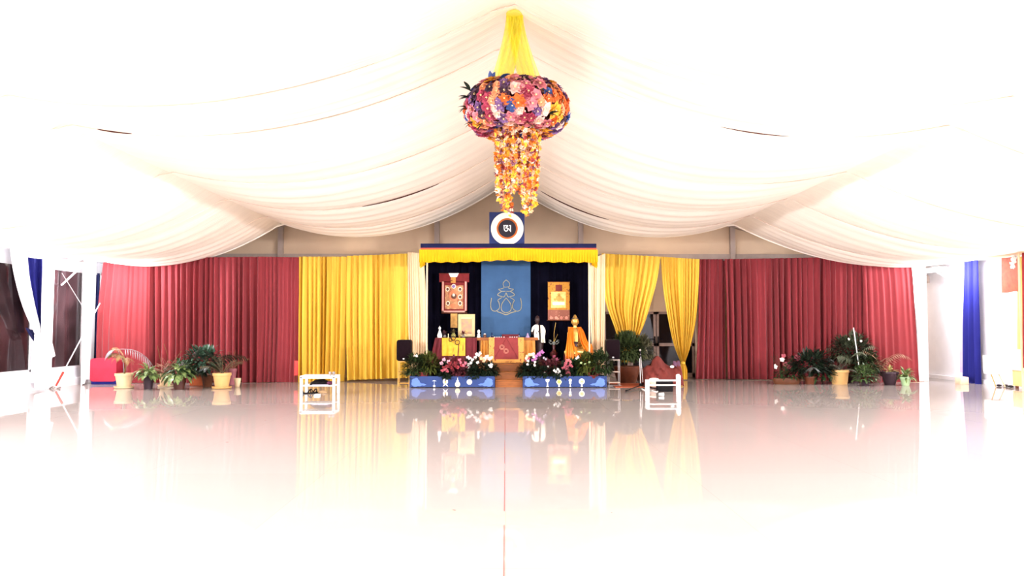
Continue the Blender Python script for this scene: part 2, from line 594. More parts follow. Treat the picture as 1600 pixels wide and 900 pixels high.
for bi in range(len(JOINTS) - 1):
    ya, yb = JOINTS[bi], JOINTS[bi + 1]
    b = MB()
    nu, nv = 120, 26
    def f(u, v, ya=ya, yb=yb):
        x = (LX + .2) + (RX - LX - .4) * u
        y = ya + (yb - ya) * v
        bulge = (0.05 + 0.04 * min(1, max(0, (y - 9) / 6))) * math.sin(PI * v) + 0.012 * math.sin(v * 31 + 2 * math.sin(x * .7)) + 0.02 * noise.noise(Vector((x * .5, y * 2.3, 3)))
        y2 = y
        return (x, y2, liner_z(x, y, bulge))
    b.grid(f, nu, nv)
    struct(b.build('ceiling.%03d' % bi if bi else 'ceiling', M['liner']))
# tan cords at the joints, painting in the edge shade of the panels
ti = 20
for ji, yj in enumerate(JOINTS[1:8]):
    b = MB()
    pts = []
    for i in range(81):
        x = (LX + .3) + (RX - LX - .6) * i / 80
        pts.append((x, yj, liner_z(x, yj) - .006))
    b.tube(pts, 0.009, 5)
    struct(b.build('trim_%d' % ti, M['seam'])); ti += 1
def gap_shade(yj, xa, xb, r):  # solid dark strip painting in the shade of an open joint
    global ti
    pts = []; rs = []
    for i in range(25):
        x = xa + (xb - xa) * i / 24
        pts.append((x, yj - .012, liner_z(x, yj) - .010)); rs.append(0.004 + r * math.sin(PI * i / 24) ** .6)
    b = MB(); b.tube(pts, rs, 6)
    struct(b.build('trim_%d' % ti, M['gap_shade'])); ti += 1
gap_shade(18.5, 0.85, 2.5, .022); gap_shade(10.1, 2.8, 3.8, .016); gap_shade(10.1, -5.4, -4.95, .010); gap_shade(16.0, -3.0, -1.4, .008)
# hem of the liner's far edge
b = MB()
pts = [((LX + .3) + (RX - LX - .6) * i / 100, 20.0, liner_z((LX + .3) + (RX - LX - .6) * i / 100, 20.0)) for i in range(101)]
b.tube(pts, 0.03, 6)
struct(b.build('trim_%d' % ti, M['liner'])); ti += 1

# ---- glazed doors in the gable wall
def door(n, x0, x1):
    b = MB()
    w = .07
    for (a, c, z0, z1) in ((x0, x0 + w, 0, dtop), (x1 - w, x1, 0, dtop), (x0, x1, dtop - w, dtop), (x0, x1, 0, .12), (x0, x1, P(1000, 541, YB).z, P(1000, 536, YB).z)):
        b.box((a, YB + .02, z0), (c, YB + .09, z1))
    d = struct(b.build('door_%d' % n, mat('door_frame_beige', (150, 124, 110), .5), smooth=False))
    g = MB(); g.box((x0 + w, YB + .05, .12), (x1 - w, YB + .06, dtop - w))
    g.build('door_pane', M['darkglass'], d, smooth=False)
    h = MB(); hz = P(1000, 531, YB).z
    hx = x1 - .04 if n != 3 else x0 + .04
    h.box((hx - .02, YB - .01, hz - .1), (hx + .02, YB + .02, hz + .1)); h.tube([(hx, YB - .05, hz + .02), (hx + (-.12 if n != 3 else .12), YB - .05, hz + .02)], .012)
    h.tube([(hx, YB, hz + .02), (hx, YB - .05, hz + .02)], .012)
    h.build('door_handle', M['black'], d)
def xp(px, Y, py=500): return P(px, py, Y).x
door(1, xp(943, YB), xp(984, YB)); door(2, xp(985, YB), xp(1025, YB)); door(3, xp(1026, YB), xp(1085, YB))

# ------------------------------------------------------------------ CURTAINS
def lerp_list(pts, t):
    """Point on a polyline of Vectors at the fraction t of its index."""
    k = t * (len(pts) - 1)
    i = min(int(k), len(pts) - 2)
    return pts[i].lerp(pts[i + 1], k - i)
def smooth_list(pts, t):
    n = len(pts)
    if n < 3: return lerp_list(pts, t)
    k = t * (n - 1); i = min(int(k), n - 2); u = k - i
    p0 = pts[max(i - 1, 0)]; p1 = pts[i]; p2 = pts[i + 1]; p3 = pts[min(i + 2, n - 1)]
    return 0.5 * ((2 * p1) + (p2 - p0) * u + (2 * p0 - 5 * p1 + 4 * p2 - p3) * u * u + (3 * p1 - p0 - 3 * p2 + p3) * u ** 3)
def cloth(L, Rt, npl, amp=0.05, nv=16, res=10, seed=0, top_fine=1.0, normal=None, amp_top=0.35, shallow=0.0):
    """A hanging cloth between a left and a right edge line, gathered in uneven pleats."""
    rnd = random.Random(seed)
    ph = [rnd.uniform(0, 6.28) for _ in range(6)]
    nu = int(npl * res)
    b = MB()
    def f(u, v):
        p = smooth_list(L, v).lerp(smooth_list(Rt, v), u)
        d = (smooth_list(Rt, v) - smooth_list(L, v))
        wdt = d.length
        n = normal or Vector((0, -1, 0))
        uu = u + (0.010 * math.sin(u * 9 + ph[0]) + 0.008 * math.sin(u * 23 + ph[1]))
        a = amp * (amp_top + (1 - amp_top) * min(1, v * 1.6 + .15)) * (1 + .4 * math.sin(u * 13 + ph[2]))
        w = math.sin(2 * PI * npl * uu) + .45 * math.sin(2 * PI * npl * .37 * uu + ph[3] + v * 1.2) + .35 * math.sin(2 * PI * npl * 2.1 * uu + ph[4]) * (1 - v) * top_fine
        env = 1 - shallow * (0.5 + 0.5 * math.sin(u * 4.7 + ph[5]))
        return p + n * (a * w * env)
    b.grid(f, nu, nv)
    return b
def hang(name, label, cat, Lp, Rp, npl, m, group=None, rod=None, **k):
    L = [P(*q) for q in Lp]; Rr = [P(*q) for q in Rp]
    o = cloth(L, Rr, npl, **k).build(name, m)
    return tag(o, label, cat, group)

RODZ = 3.30
# red curtains, side of the flood lamp by the windows
G1 = 'red curtains across the end of the hall'
hang('red_curtain', 'wide smooth red curtain behind the palm in the cream pot, brightly lit', 'curtain',
     [(163, 401, 19.75), (160, 420, 19.75), (152, 500, 19.75), (150, 598.5, 19.75)], [(237, 403, 19.85), (236, 500, 19.85), (235, 598, 19.85)], 9, M['red'], G1, amp=.035, seed=2, shallow=.6)
hang('red_curtain', 'red curtain with deep folds between the smooth red curtain and the flat dark red one', 'curtain',
     [(236, 403, 19.8), (236, 500, 19.8), (236, 598, 19.8)], [(409, 401, 20.0), (409, 500, 20.0), (408, 597.5, 20.0)], 19, M['red'], G1, amp=.075, seed=4)
hang('red_curtain', 'dark red curtain beside the yellow curtains, behind the stick plant', 'curtain',
     [(408, 401, 20.05), (408, 500, 20.05), (404, 597, 20.05)], [(467.5, 402, 20.15), (467, 500, 20.15), (465, 597, 20.15)], 9, M['red'], G1, amp=.04, seed=6, shallow=.5)
# yellow curtains
G2 = 'closed yellow curtains'
hang('yellow_curtain', 'narrow yellow curtain hanging behind the small white table with cups', 'curtain',
     [(467, 401, 20.2), (467, 500, 20.2), (467, 597, 20.2)], [(541, 401, 20.3), (540, 500, 20.3), (537, 596, 20.3)], 10, M['yellow'], G2, amp=.085, seed=8)
hang('yellow_curtain', 'wide yellow curtain hanging behind the loudspeaker on the bamboo stool', 'curtain',
     [(542, 400, 20.4), (541, 500, 20.4), (543, 594, 20.4)], [(641, 396, 20.4), (641, 500, 20.4), (641, 590, 20.4)], 11, M['yellow'], G2, amp=.07, seed=9, shallow=.4)
# stage side gauze
hang('cream_curtain', 'cream gauze curtain beside the loudspeaker on the bamboo stool', 'curtain',
     [(637, 394, 19.7), (638, 500, 19.7), (640, 575, 19.7)], [(662, 396, 19.2), (666, 480, 19.2), (664, 575, 19.2)], 7, M['cream'], 'cream gauze curtains framing the stage', amp=.03, seed=11)
hang('cream_curtain', 'cream gauze curtain beside the seated golden statue', 'curtain',
     [(922, 405, 19.2), (922, 480, 19.2), (926, 575, 19.2)], [(946, 396, 19.7), (945, 500, 19.7), (944, 572, 19.7)], 7, M['cream'], 'cream gauze curtains framing the stage', amp=.03, seed=12)
# yellow curtains tied back
G3 = 'yellow curtains tied back at the doors'
t = thing('yellow_curtain', 'yellow curtain swept and tied back above the plant behind the microphone stand', 'curtain', P(985, 398, 20.6), G3)
cloth([P(940, 396, 20.6), P(941, 440, 20.6), P(947, 475, 20.6), P(960, 512, 20.6), P(970, 543, 20.6)],
      [P(1032, 401, 20.6), P(1026, 440, 20.6), P(1012, 490, 20.6), P(1003, 515, 20.6), P(990, 541, 20.6)], 12, amp=.05, seed=13, nv=24).build('cloth', M['yellow'], t)
cloth([P(969, 541, 20.6), P(972, 550, 20.6), P(970, 566, 20.6)], [P(991, 540, 20.6), P(986, 550, 20.6), P(988, 566, 20.6)], 5, amp=.04, seed=15, nv=8).build('tail', M['yellow'], t)
t = thing('yellow_curtain', 'yellow curtain knotted low beside the dark red curtain', 'curtain', P(1063, 402, 20.8), G3)
cloth([P(1032, 401, 20.8), P(1036, 450, 20.8), P(1044, 500, 20.8), P(1053, 540, 20.8), P(1064, 567, 20.8)],
      [P(1093, 405, 20.8), P(1091, 450, 20.8), P(1087, 500, 20.8), P(1079, 540, 20.8), P(1070, 567, 20.8)], 12, amp=.05, seed=14, nv=24).build('cloth', M['yellow'], t)
cloth([P(1064, 566, 20.8), P(1062, 578, 20.8), P(1062, 593, 20.8)], [P(1070, 566, 20.8), P(1074, 578, 20.8), P(1074, 593, 20.8)], 4, amp=.03, seed=16, nv=8).build('tail', M['yellow'], t)
b = MB(); c = P(1067, 567, 20.8); b.ell(c, (.065, .08, .05)); b.build('knot', M['yellow'], t)
# red curtains on the other side
hang('red_curtain', 'narrow dark red curtain beside the knotted yellow curtain', 'curtain',
     [(1092, 405, 21.1), (1091, 500, 21.1), (1087, 592, 21.1)], [(1133, 405, 21.1), (1133, 500, 21.1), (1134, 592, 21.1)], 6, M['red'], G1, amp=.05, seed=21)
hang('red_curtain', 'deep-folded red curtain behind the pink flowers in the brown tray', 'curtain',
     [(1132, 405, 21.0), (1134, 480, 21.0), (1136, 592, 21.0)], [(1288, 402, 20.6), (1288, 500, 20.6), (1290, 594, 20.6)], 16, M['red'], G1, amp=.08, seed=22)
hang('red_curtain', 'smooth red curtain behind the bush with the white stick', 'curtain',
     [(1286, 401, 20.5), (1287, 500, 20.5), (1288, 595, 20.5)], [(1352, 399, 20.2), (1352, 500, 20.2), (1353, 596, 20.2)], 8, M['red'], G1, amp=.05, seed=23, shallow=.3)
hang('red_curtain', 'nearly flat pale red curtain behind the small plant in the green pot', 'curtain',
     [(1347, 400, 20.1), (1350, 500, 20.1), (1352, 597, 20.1)], [(1415, 397, 19.9), (1424, 415, 19.9), (1430, 500, 19.9), (1436, 597, 19.9)], 8, M['red'], G1, amp=.028, seed=24, shallow=.6)
# curtain rail
b = MB(); b.tube([P(150, 404, 19.95) + Vector((0, .12, 0)), P(467, 403, 20.3) + Vector((0, .1, 0)), P(650, 398, 20.6)], .018, 8)
tag(b.build('curtain_rail', M['steel']), 'thin metal rail carrying the red and yellow curtains on the window side', 'rail')
b = MB(); b.tube([P(935, 399, 20.75), P(1093, 407, 21.2), P(1290, 404, 20.8), P(1425, 401, 20.1)], .018, 8)
tag(b.build('curtain_rail', M['steel']), 'thin metal rail carrying the tied yellow curtains and the red ones beside', 'rail')

# ---- side wall drapes (window side)
XL_ = LX + .22
NX = Vector((1, 0, 0))
def wl(px, py, dx=0): return PW(px, py, XL_ + dx)
t = thing('white_drape', 'white drape swept across the first window and tied at the post', 'drape', wl(60, 600))
cloth([wl(14, 380), wl(22, 430), wl(36, 480), wl(55, 523)], [wl(43, 380), wl(47, 430), wl(56, 480), wl(66, 523)], 6, amp=.035, seed=31, normal=NX).build('cloth', M['white'], t)
cloth([wl(54, 522), wl(52, 560), wl(52, 606)], [wl(68, 522), wl(72, 560), wl(76, 606)], 5, amp=.03, seed=32, normal=NX).build('tail', M['white'], t)
b = MB(); b.ell(wl(61, 524), (.06, .16, .06)); b.build('tie', M['white'], t)
t = thing('white_drape', 'white drape falling straight down the post beside the diagonal strap', 'drape', wl(72, 600, .1))
cloth([wl(67, 385, .1), wl(66, 450, .1), wl(66, 522, .1)], [wl(79, 385, .1), wl(78, 450, .1), wl(77, 522, .1)], 4, amp=.03, seed=33, normal=NX).build('cloth', M['white'], t)
cloth([wl(70, 522, .1), wl(76, 545, .1), wl(78, 560, .1)], [wl(77, 520, .1), wl(82, 535, .1), wl(87, 556, .1)], 2, amp=.02, seed=34, normal=NX).build('tail', M['white'], t)
t = thing('blue_drape', 'royal blue drape gathered behind the swept white one', 'drape', wl(60, 400, -.1))
cloth([wl(42, 402, -.08), wl(46, 450, -.08), wl(52, 495, -.08), wl(57, 520, -.08)], [wl(67, 405, -.08), wl(65, 450, -.08), wl(63, 495, -.08), wl(63, 520, -.08)], 4, amp=.05, seed=35, normal=NX).build('cloth', M['blue'], t)
cloth([wl(40, 512, -.04), wl(46, 524, -.04), wl(52, 533, -.04)], [wl(58, 518, -.04), wl(62, 526, -.04), wl(66, 530, -.04)], 2, amp=.02, seed=36, normal=NX).build('fold', M['navyc'], t)
t = cloth([wl(132, 400, .05), wl(129, 500, .05), wl(126, 603, .05)], [wl(143, 400, .05), wl(141, 500, .05), wl(139, 590, .05)], 4, amp=.03, seed=37, normal=NX).build('white_drape', M['white'])
tag(t, 'narrow white drape on the post beside the navy strip at the red curtain', 'drape')
t = cloth([P(143, 427, 20.3), P(141, 500, 20.3), P(139, 592, 20.3)], [P(156, 427, 20.3), P(154, 500, 20.3), P(152, 592, 20.3)], 3, amp=.03, seed=38).build('navy_drape', M['navyc'])
tag(t, 'navy drape strip hanging behind the edge of the bright red curtain', 'drape')

# ---- side wall drapes (far side)
XR_ = RX - .22
def wr(px, py, dx=0): return PW(px, py, XR_ + dx)
t = cloth([wr(1508, 399), wr(1508.5, 500), wr(1509, 599)], [wr(1527, 396), wr(1528.5, 500), wr(1530.5, 601)], 4, amp=.05, seed=41, normal=-NX).build('blue_drape', M['blue'])
tag(t, 'royal blue drape hanging full height on the bare white wall', 'drape')
t = cloth([P(1418, 414, 20.05), P(1430, 500, 20.05), P(1434, 596, 20.05)], [P(1446, 410, 20.4), P(1449, 500, 20.4), P(1452, 595, 20.4)], 6, amp=.03, seed=42).build('white_drape', M['white'])
tag(t, 'white drape at the outer edge of the nearly flat pale red curtain', 'drape')
b = MB(); p = wr(1504, 540); b.box((XR_ - .02, p.y - .1, .25), (XR_ + .02, p.y + .12, 1.9))
tag(b.build('leaning_board', mat('lilac_grey', (196, 176, 200), .7)), 'slim lilac grey board leaning beside the full height blue drape', 'board')
b = MB(); q = PF(1506, 600); b.box((q.x - .14, q.y - .12, 0), (q.x + .06, q.y + .15, .18), .01); 
tag(b.build('wooden_block', [mat('pale_wood', (240, 206, 170), .6)]), 'small pale wooden block on the floor beside the blue drape', 'block')

# ------------------------------------------------------------------ flood lamp fixtures and bracing
def flood(sg, y, label):
    X = LX if sg > 0 else RX
    x = X + sg * (.5 if sg > 0 else .75)
    t = thing('flood_lamp', label, 'lamp', (x, y, 2.98), 'flood lamps on brackets along the side walls')
    b = MB()
    b.prism([(x - .22, 2.86), (x + .22, 2.90), (x + .20, 3.0), (x - .20, 2.98)], y - .16, y + .16)
    hs_ = b.build('housing', M['whitemetal'], t, smooth=False)
    b = MB(); b.prism([(x - .19, 3.0), (x + .19, 3.015), (x + .19, 3.02), (x - .19, 3.005)], y - .13, y + .13)
    b.build('lens', M['steel'], hs_, smooth=False)
    b = MB(); b.tube([(X, y + .05, 2.45), (x, y, 2.9)], .022); b.tube([(X, y, 2.92), (x, y, 2.92)], .018)
    b.build('bracket', M['whitemetal'], t)
    return t
flood(1, 18.6, 'white flood lamp on a bracket above the diagonal strap')
flood(-1, 20.1, 'white flood lamp on a bracket on the bare wall near the blue drape')
# diagonal brace: strap with red handle going up to the corner
t = thing('bracing_strap', 'white diagonal strap with red grip anchored to the floor by the windows', 'strap', PF(86, 607.5))
a = PF(86, 607.5) + Vector((0, 0, .03)); top = P(156, 474, 19.5)
d = (top - a)
b = MB(); b.tube([a + d * .16, top], .012); b.build('webbing', M['whitemetal'], t)
b = MB(); b.tube([a + d * .02, a + d * .17], [.02, .028]); b.build('grip', mat('red_rubber', (190, 44, 30), .5), t)
b = MB(); b.tube([a + Vector((-.12, 0, -.02)), a + Vector((-.04, 0, .03)), a + Vector((.03, 0, -.02)), a + Vector((.12, 0, 0.0))], .02)
b.lathe([(.06, 0), (.06, .02), (.02, .03)], (a.x, a.y, 0)); b.build('anchor', M['steel'], t)
b = MB(); b.tube([PW(97, 427, LX + .7), P(131, 482, 18.9), P(141, 505, 19.2)], .006, 6)
tag(b.build('stay_wire', M['whitemetal']), 'thin wire running down from the flood lamp by the windows', 'wire')
b = MB(); b.tube([P(1466, 415, 20.1), PW(1499, 438, RX - .01)], .006, 6)
tag(b.build('stay_wire', M['whitemetal']), 'thin wire from the flood lamp to the bare white wall', 'wire')

# ------------------------------------------------------------------ STAGE
YS = 18.95         # canopy front
YBK = 20.35
S0, S1 = P(668, 560, YS).x, P(920, 560, YS).x
PZ = 0.54
t = thing('stage_platform', 'low wooden altar stage under the yellow valance', 'platform', ((S0 + S1) / 2, 19.9, 0))
b = MB(); b.box((S0 - .25, 19.02, 0), (S1 + .3, 20.9, PZ), .01); b.build('deck', M['darkwood'], t, smooth=False)
# steps
t = thing('wooden_steps', 'three honey coloured wooden steps between the two blue planters', 'steps', P(795, 605, 18.4))
x0, x1 = P(774, 600, 18.42).x, P(814, 600, 18.42).x
for k, (ya, zt) in enumerate(((18.42, .18), (18.62, .36), (18.82, .54))):
    b = MB(); b.box((x0 - .02 * k, ya, 0), (x1 + .04 + .12 * (k == 2), ya + .2 if k < 2 else 19.02, zt - .03)); b.build('riser', M['wood'], t, smooth=False)
    b = MB(); b.box((x0 - .02 * k, ya - .02, zt - .03), (x1 + .04 + .12 * (k == 2), ya + .2 if k < 2 else 19.02, zt), .008); b.build('tread', M['wood'], t, smooth=False)

# canopy
CZ = P(793, 387.5, YS).z
CT = P(793, 380.5, YS).z
cx0, cx1 = P(657, 384, YS).x, P(932, 384, YS).x
t = thing('stage_canopy', 'canopy over the altar with ruffled yellow valance and navy top rail', 'canopy', ((cx0 + cx1) / 2, YS, 0))
b = MB(); b.box((cx0, YS, CZ), (cx1, YS + .10, CT), .01); b.build('top_rail', M['navyc'], t, smooth=False)
b = MB(); b.box((cx0 + .03, YS + .1, CZ), (cx1 - .03, YBK + .3, CZ + .03)); b.build('roof_cloth', M['navy'], t, smooth=False)
def wave(u): return .045 * math.exp(-((u - .5) / .16) ** 2)
b = MB()
b.sheet(lambda u, v: (cx0 + (cx1 - cx0) * u, YS - .012, CZ - .055 + .055 * v + (wave(u) if v < .5 else 0)), 60, 1, (0, .01, 0))
b.build('trim_band', mat('coral_band', (206, 84, 52), .7), t)
vb = P(793, 410, YS - .04).z
b = MB()
def vf(u, v):
    zt = CZ - .045 + wave(u); zb = vb + wave(u) * 1.2
    x = cx0 - .03 + (cx1 - cx0 + .06) * u
    fine = .012 * math.sin(u * 2 * PI * 62 + math.sin(u * 40)) + .006 * math.sin(u * 2 * PI * 131)
    return (x, YS - .035 + fine * (.3 + v), zt + (zb - zt) * v + .012 * math.sin(u * 90) * (v > .99))
b.grid(vf, 620, 6)
b.build('valance', M['valance'], t)
for sg, xx in ((-1, cx0 - .02), (1, cx1 + .02)):
    b = MB()
    b.grid(lambda u, v: (xx - sg * .02 - sg * .10 * v * u + .008 * math.sin(u * 50), YS - .04 + u * .35, CZ - .05 - (.46 - .12 * u) * v), 30, 6)
    b.grid(lambda u, v: (xx - sg * u * .16 * (1 - .35 * v), YS - .02 + .01 * math.sin(u * 30), vb + .02 - .13 * v * (1 - .5 * u)), 20, 4)
    b.build('side_tail', M['valance'], t)
for xx in (cx0 + .16, cx1 - .18):
    for yy in (YS + .06, YBK + .1):
        b = MB(); b.tube([(xx, yy, PZ), (xx, yy, CZ)], .02 if yy > 19.5 else .022, 10); b.build('pole', M['cream'] , t)

# backdrop cloths
def panel(name, label, px0, px1, m, Y, py0, py1, amp=.01, npl=5, grp=None, seed=1):
    o = cloth([P(px0, py0, Y), P(px0, py1, Y)], [P(px1, py0, Y), P(px1, py1, Y)], npl, amp=amp, seed=seed).build(name, m)
    return tag(o, label, 'backdrop cloth', grp)
panel('navy_backdrop', 'near-black navy cloth behind the red bordered hanging painting', 660, 756, M['navy'], YBK, 395, 568, .03, 8, 'navy cloths behind the altar')
panel('navy_backdrop', 'near-black navy cloth behind the seated golden statue', 826, 928, M['navy'], YBK, 395, 568, .03, 8, 'navy cloths behind the altar', 3)
# blue banner with emblem
YP = 20.15
t = thing('blue_banner', 'slate blue banner with gold line emblem behind the altar', 'banner', P(790, 528, YP))
b = MB()
q0, q1 = P(752, 396, YP), P(829, 530, YP)
b.sheet(lambda u, v: (q0.x + (q1.x - q0.x) * u, YP + .004 * math.sin(u * 9 + v * 3), q0.z + (q1.z - q0.z) * v), 20, 8, (0, .012, 0))
bc_ = b.build('cloth', M['panelblue'], t)
def EP(ex, ey):      # emblem points in the zoomed photo crop -> banner
    return P(740 + ex * 110 / 900, 430 + ey * 110 / 900, YP - .012)
def stroke(b, pts, r):
    pts = [EP(*p) for p in pts]
    n = 24 if len(pts) > 2 else 2
    b.tube([smooth_list(pts, i / n) for i in range(n + 1)], r, 5)
b = MB()
stroke(b, [(415, 60), (378, 100), (388, 148), (430, 150), (458, 140), (455, 95), (415, 60)], .009)
for sg in (-1, 1):
    def mx(x): return 415 + sg * (x - 415)
    stroke(b, [(mx(420), 205), (mx(470), 205), (mx(510), 180), (mx(480), 175), (mx(440), 160)], .009)
    stroke(b, [(mx(470), 205), (mx(525), 250), (mx(480), 270), (mx(440), 275), (mx(417), 225)], .010)
    stroke(b, [(mx(600), 290), (mx(612), 370), (mx(600), 440), (mx(550), 460), (mx(500), 420), (mx(505), 350), (mx(520), 320), (mx(470), 285)], .010)
stroke(b, [(415, 290), (360, 370), (360, 450), (415, 480), (475, 450), (475, 370), (415, 290)], .010)
stroke(b, [(300, 465), (360, 485), (415, 505), (480, 480), (540, 465)], .012)
b.build('emblem', M['goldline'], bc_)

# sign board on the canopy
YG = YS + .05
t = thing('round_emblem_sign', 'square navy sign with glowing white ring and white letter above the canopy', 'sign', P(792, 381, YG))
a0, a1 = P(764.5, 331.5, YG), P(819.5, 381, YG)
b = MB(); b.box((a0.x, YG - .02, CT), (a1.x, YG + .03, a0.z), .006); b.build('board', mat('sign_navy', (24, 38, 88), .6, var=.2), t, smooth=False)
c = P(792.5, 357.5, YG); s = YG / FPX
def disc(r0, r1, y, name, m):
    b = MB(); n = 48
    vs = []
    for k in range(n):
        a = 2 * PI * k / n
        for r in (r0, r1):
            for dy in (0, .012):
                vs.append((c.x + r * math.cos(a), y + dy, c.z + r * math.sin(a)))
    fs = []
    for k in range(n):
        i, j = k * 4, ((k + 1) % n) * 4
        fs += [[i, i + 2, j + 2, j], [i + 1, j + 1, j + 3, i + 3], [i + 2, i + 3, j + 3, j + 2], [i, j, j + 1, i + 1]]
    b.add(vs, fs); return b.build(name, m, t, smooth=False)
DD = disc(.0001, 16.5 * s, YG - .046, 'dark_disc', mat('disc_black', (26, 22, 34), .6))
disc(13.8 * s, 16.5 * s, YG - .052, 'brown_ring', M['orangepaint'])
disc(16.4 * s, 25.6 * s, YG - .040, 'white_ring', mat('white_ring_paint', (255, 246, 214), .5, var=.02))
b = MB()
gs = 70 / 969 * s
def G(poly):
    b.prism([(c.x + (x - 445) * gs, c.z - (y - 455) * gs) for x, y in poly], YG - .062, YG - .052)
G([(362, 382), (468, 382), (462, 398), (362, 400)]); G([(490, 382), (527, 382), (527, 536), (512, 520), (470, 470), (440, 452), (445, 436), (470, 444), (505, 484), (505, 400), (480, 396)])
G([(368, 396), (388, 398), (384, 440), (392, 480), (410, 498), (430, 498), (446, 480), (446, 456), (434, 448), (420, 458), (404, 448), (428, 402), (455, 396), (470, 402), (440, 432), (466, 460), (466, 494), (440, 520), (408, 522), (380, 500), (370, 460)])
b.build('letter', M['whitepaint'], DD, smooth=False)

# blue planter boxes
def planter(px0, px1, label, syms):
    Y = 18.3
    p0, p1 = P(px0, 604.8, Y), P(px1, 604.8, Y)
    zt = P(px0, 588, Y).z
    t = thing('planter_box', label, 'planter box', ((p0.x + p1.x) / 2, Y, 0), 'blue planter boxes along the stage front')
    b = MB()
    b.box((p0.x, Y, 0.015), (p1.x, Y + .03, zt)); b.box((p0.x, Y + .5, 0.0), (p1.x, Y + .53, zt)); b.box((p0.x, Y + .03, 0), (p0.x + .03, Y + .5, zt)); b.box((p1.x - .03, Y + .03, 0), (p1.x, Y + .5, zt))
    bx_ = b.build('box', M['bluebox'], t, smooth=False)
    b = MB(); b.box((p0.x + .03, Y + .03, 0), (p1.x - .03, Y + .5, zt - .10)); b.build('soil', M['soil'], t, smooth=False)
    b = MB(); b.box((p0.x + .05, Y + .01, 0), (p1.x - .02, Y + .03, .018)); b.build('plinth', M['black'], t, smooth=False)
    W = p1.x - p0.x
    zc = zt / 2
    # cloud shapes at both ends
    for sg, cx in ((1, p0.x + .05), (-1, p1.x - .05)):
        pts = [(.0, .05), (-.01, .09), (.005, .13), (.0, .165), (.03, .20), (.07, .205), (.10, .225), (.14, .21), (.155, .175), (.185, .155), (.19, .12), (.23, .09), (.29, .085), (.35, .06), (.30, .04), (.24, .045), (.20, .025), (.14, .03), (.10, .01), (.05, .015), (.03, .035)]
        b = MB(); b.prism([(cx + sg * x, z + .01) for x, z in pts], Y - .006, Y); b.build('painted_cloud', M['cloud'], bx_, smooth=False)
    for kind, px in syms:
        x = P(px, 597, Y).x
        mats = [M['whitepaint'], M['ivory'], M['gold'], M['silverline']]
        b = MB()
        def dsk(cx, cz, r, mi, y=-.012, sx=1.0):
            b.mi = mi
            b.prism([(cx + r * sx * math.cos(2 * PI * k / 24), cz + r * math.sin(2 * PI * k / 24)) for k in range(24)], Y + y, Y)
        def pol(pts, mi, y=-.010):
            b.mi = mi; b.prism([(x + p, q) for p, q in pts], Y + y, Y)
        if kind == 'parasol':
            pol([(-.05, .16), (0, .18), (.05, .16), (.05, .153), (-.05, .153)], 3); pol([(-.004, .05), (.004, .05), (.004, .16), (-.004, .16)], 3, -.008); dsk(x, .04, .025, 0)
        elif kind == 'fish':
            for sg in (-1, 1):
                pol([(sg * .01, .23), (sg * .055, .19), (sg * .06, .12), (sg * .03, .08), (sg * .065, .03), (sg * .02, .05), (0, .08), (sg * .02, .13)], 0)
            pol([(0, .17), (.018, .13), (0, .09), (-.018, .13)], 2, -.013)
        elif kind == 'vase':
            dsk(x, .08, .06, 1); dsk(x, .15, .034, 3, -.014); pol([(-.03, .02), (.03, .02), (.02, .06), (-.02, .06)], 1); pol([(-.008, .17), (.008, .17), (.004, .24), (-.004, .24)], 0)
            pol([(-.06, .09), (-.035, .12), (-.03, .09)], 0, -.013); pol([(.06, .09), (.035, .12), (.03, .09)], 0, -.013)
        elif kind == 'conch':
            dsk(x, .135, .062, 0)
        elif kind == 'chalice':
            pol([(-.045, .20), (.045, .20), (.04, .15), (.01, .12), (.012, .05), (.03, .02), (-.03, .02), (-.012, .05), (-.01, .12), (-.04, .15)], 0); dsk(x, .185, .018, 3, -.013)
        elif kind == 'knot':
            for k in range(6):
                a = k * PI / 3; dsk(x + .04 * math.cos(a), .135 + .04 * math.sin(a), .025, 1)
            dsk(x, .135, .04, 2, -.014); pol([(-.02, .02), (.02, .02), (.015, .07), (-.015, .07)], 0)
        elif kind == 'banner':
            dsk(x, .17, .04, 0, sx=.85); pol([(-.03, .10), (-.008, .09), (-.008, .05), (-.02, .02), (.02, .02), (.008, .05), (.008, .09), (.03, .10), (.02, .14), (-.02, .14)], 0); dsk(x, .19, .018, 2, -.014)
        elif kind == 'wheel':
            dsk(x, .145, .068, 0); dsk(x, .145, .050, 1, -.014); dsk(x, .145, .014, 2, -.018)
            for k in range(8):
                a = k * PI / 4
                b.mi = 2
                b.tube([(x + .012 * math.cos(a), Y - .015, .145 + .012 * math.sin(a)), (x + .048 * math.cos(a), Y - .015, .145 + .048 * math.sin(a))], .003, 4)
            pol([(-.025, .02), (.025, .02), (.012, .07), (-.012, .07)], 0)
        b.build('painted_' + kind, mats, bx_, smooth=False)
    return zt
planter(640, 773, 'blue planter box painted with fish, vase and white disc', [('parasol', 678.5), ('fish', 696), ('vase', 715), ('conch', 733.5)])
ZPT = planter(817, 948, 'blue planter box painted with chalice, flower, banner and wheel', [('chalice', 855.5), ('knot', 873.5), ('banner', 891), ('wheel', 909)])

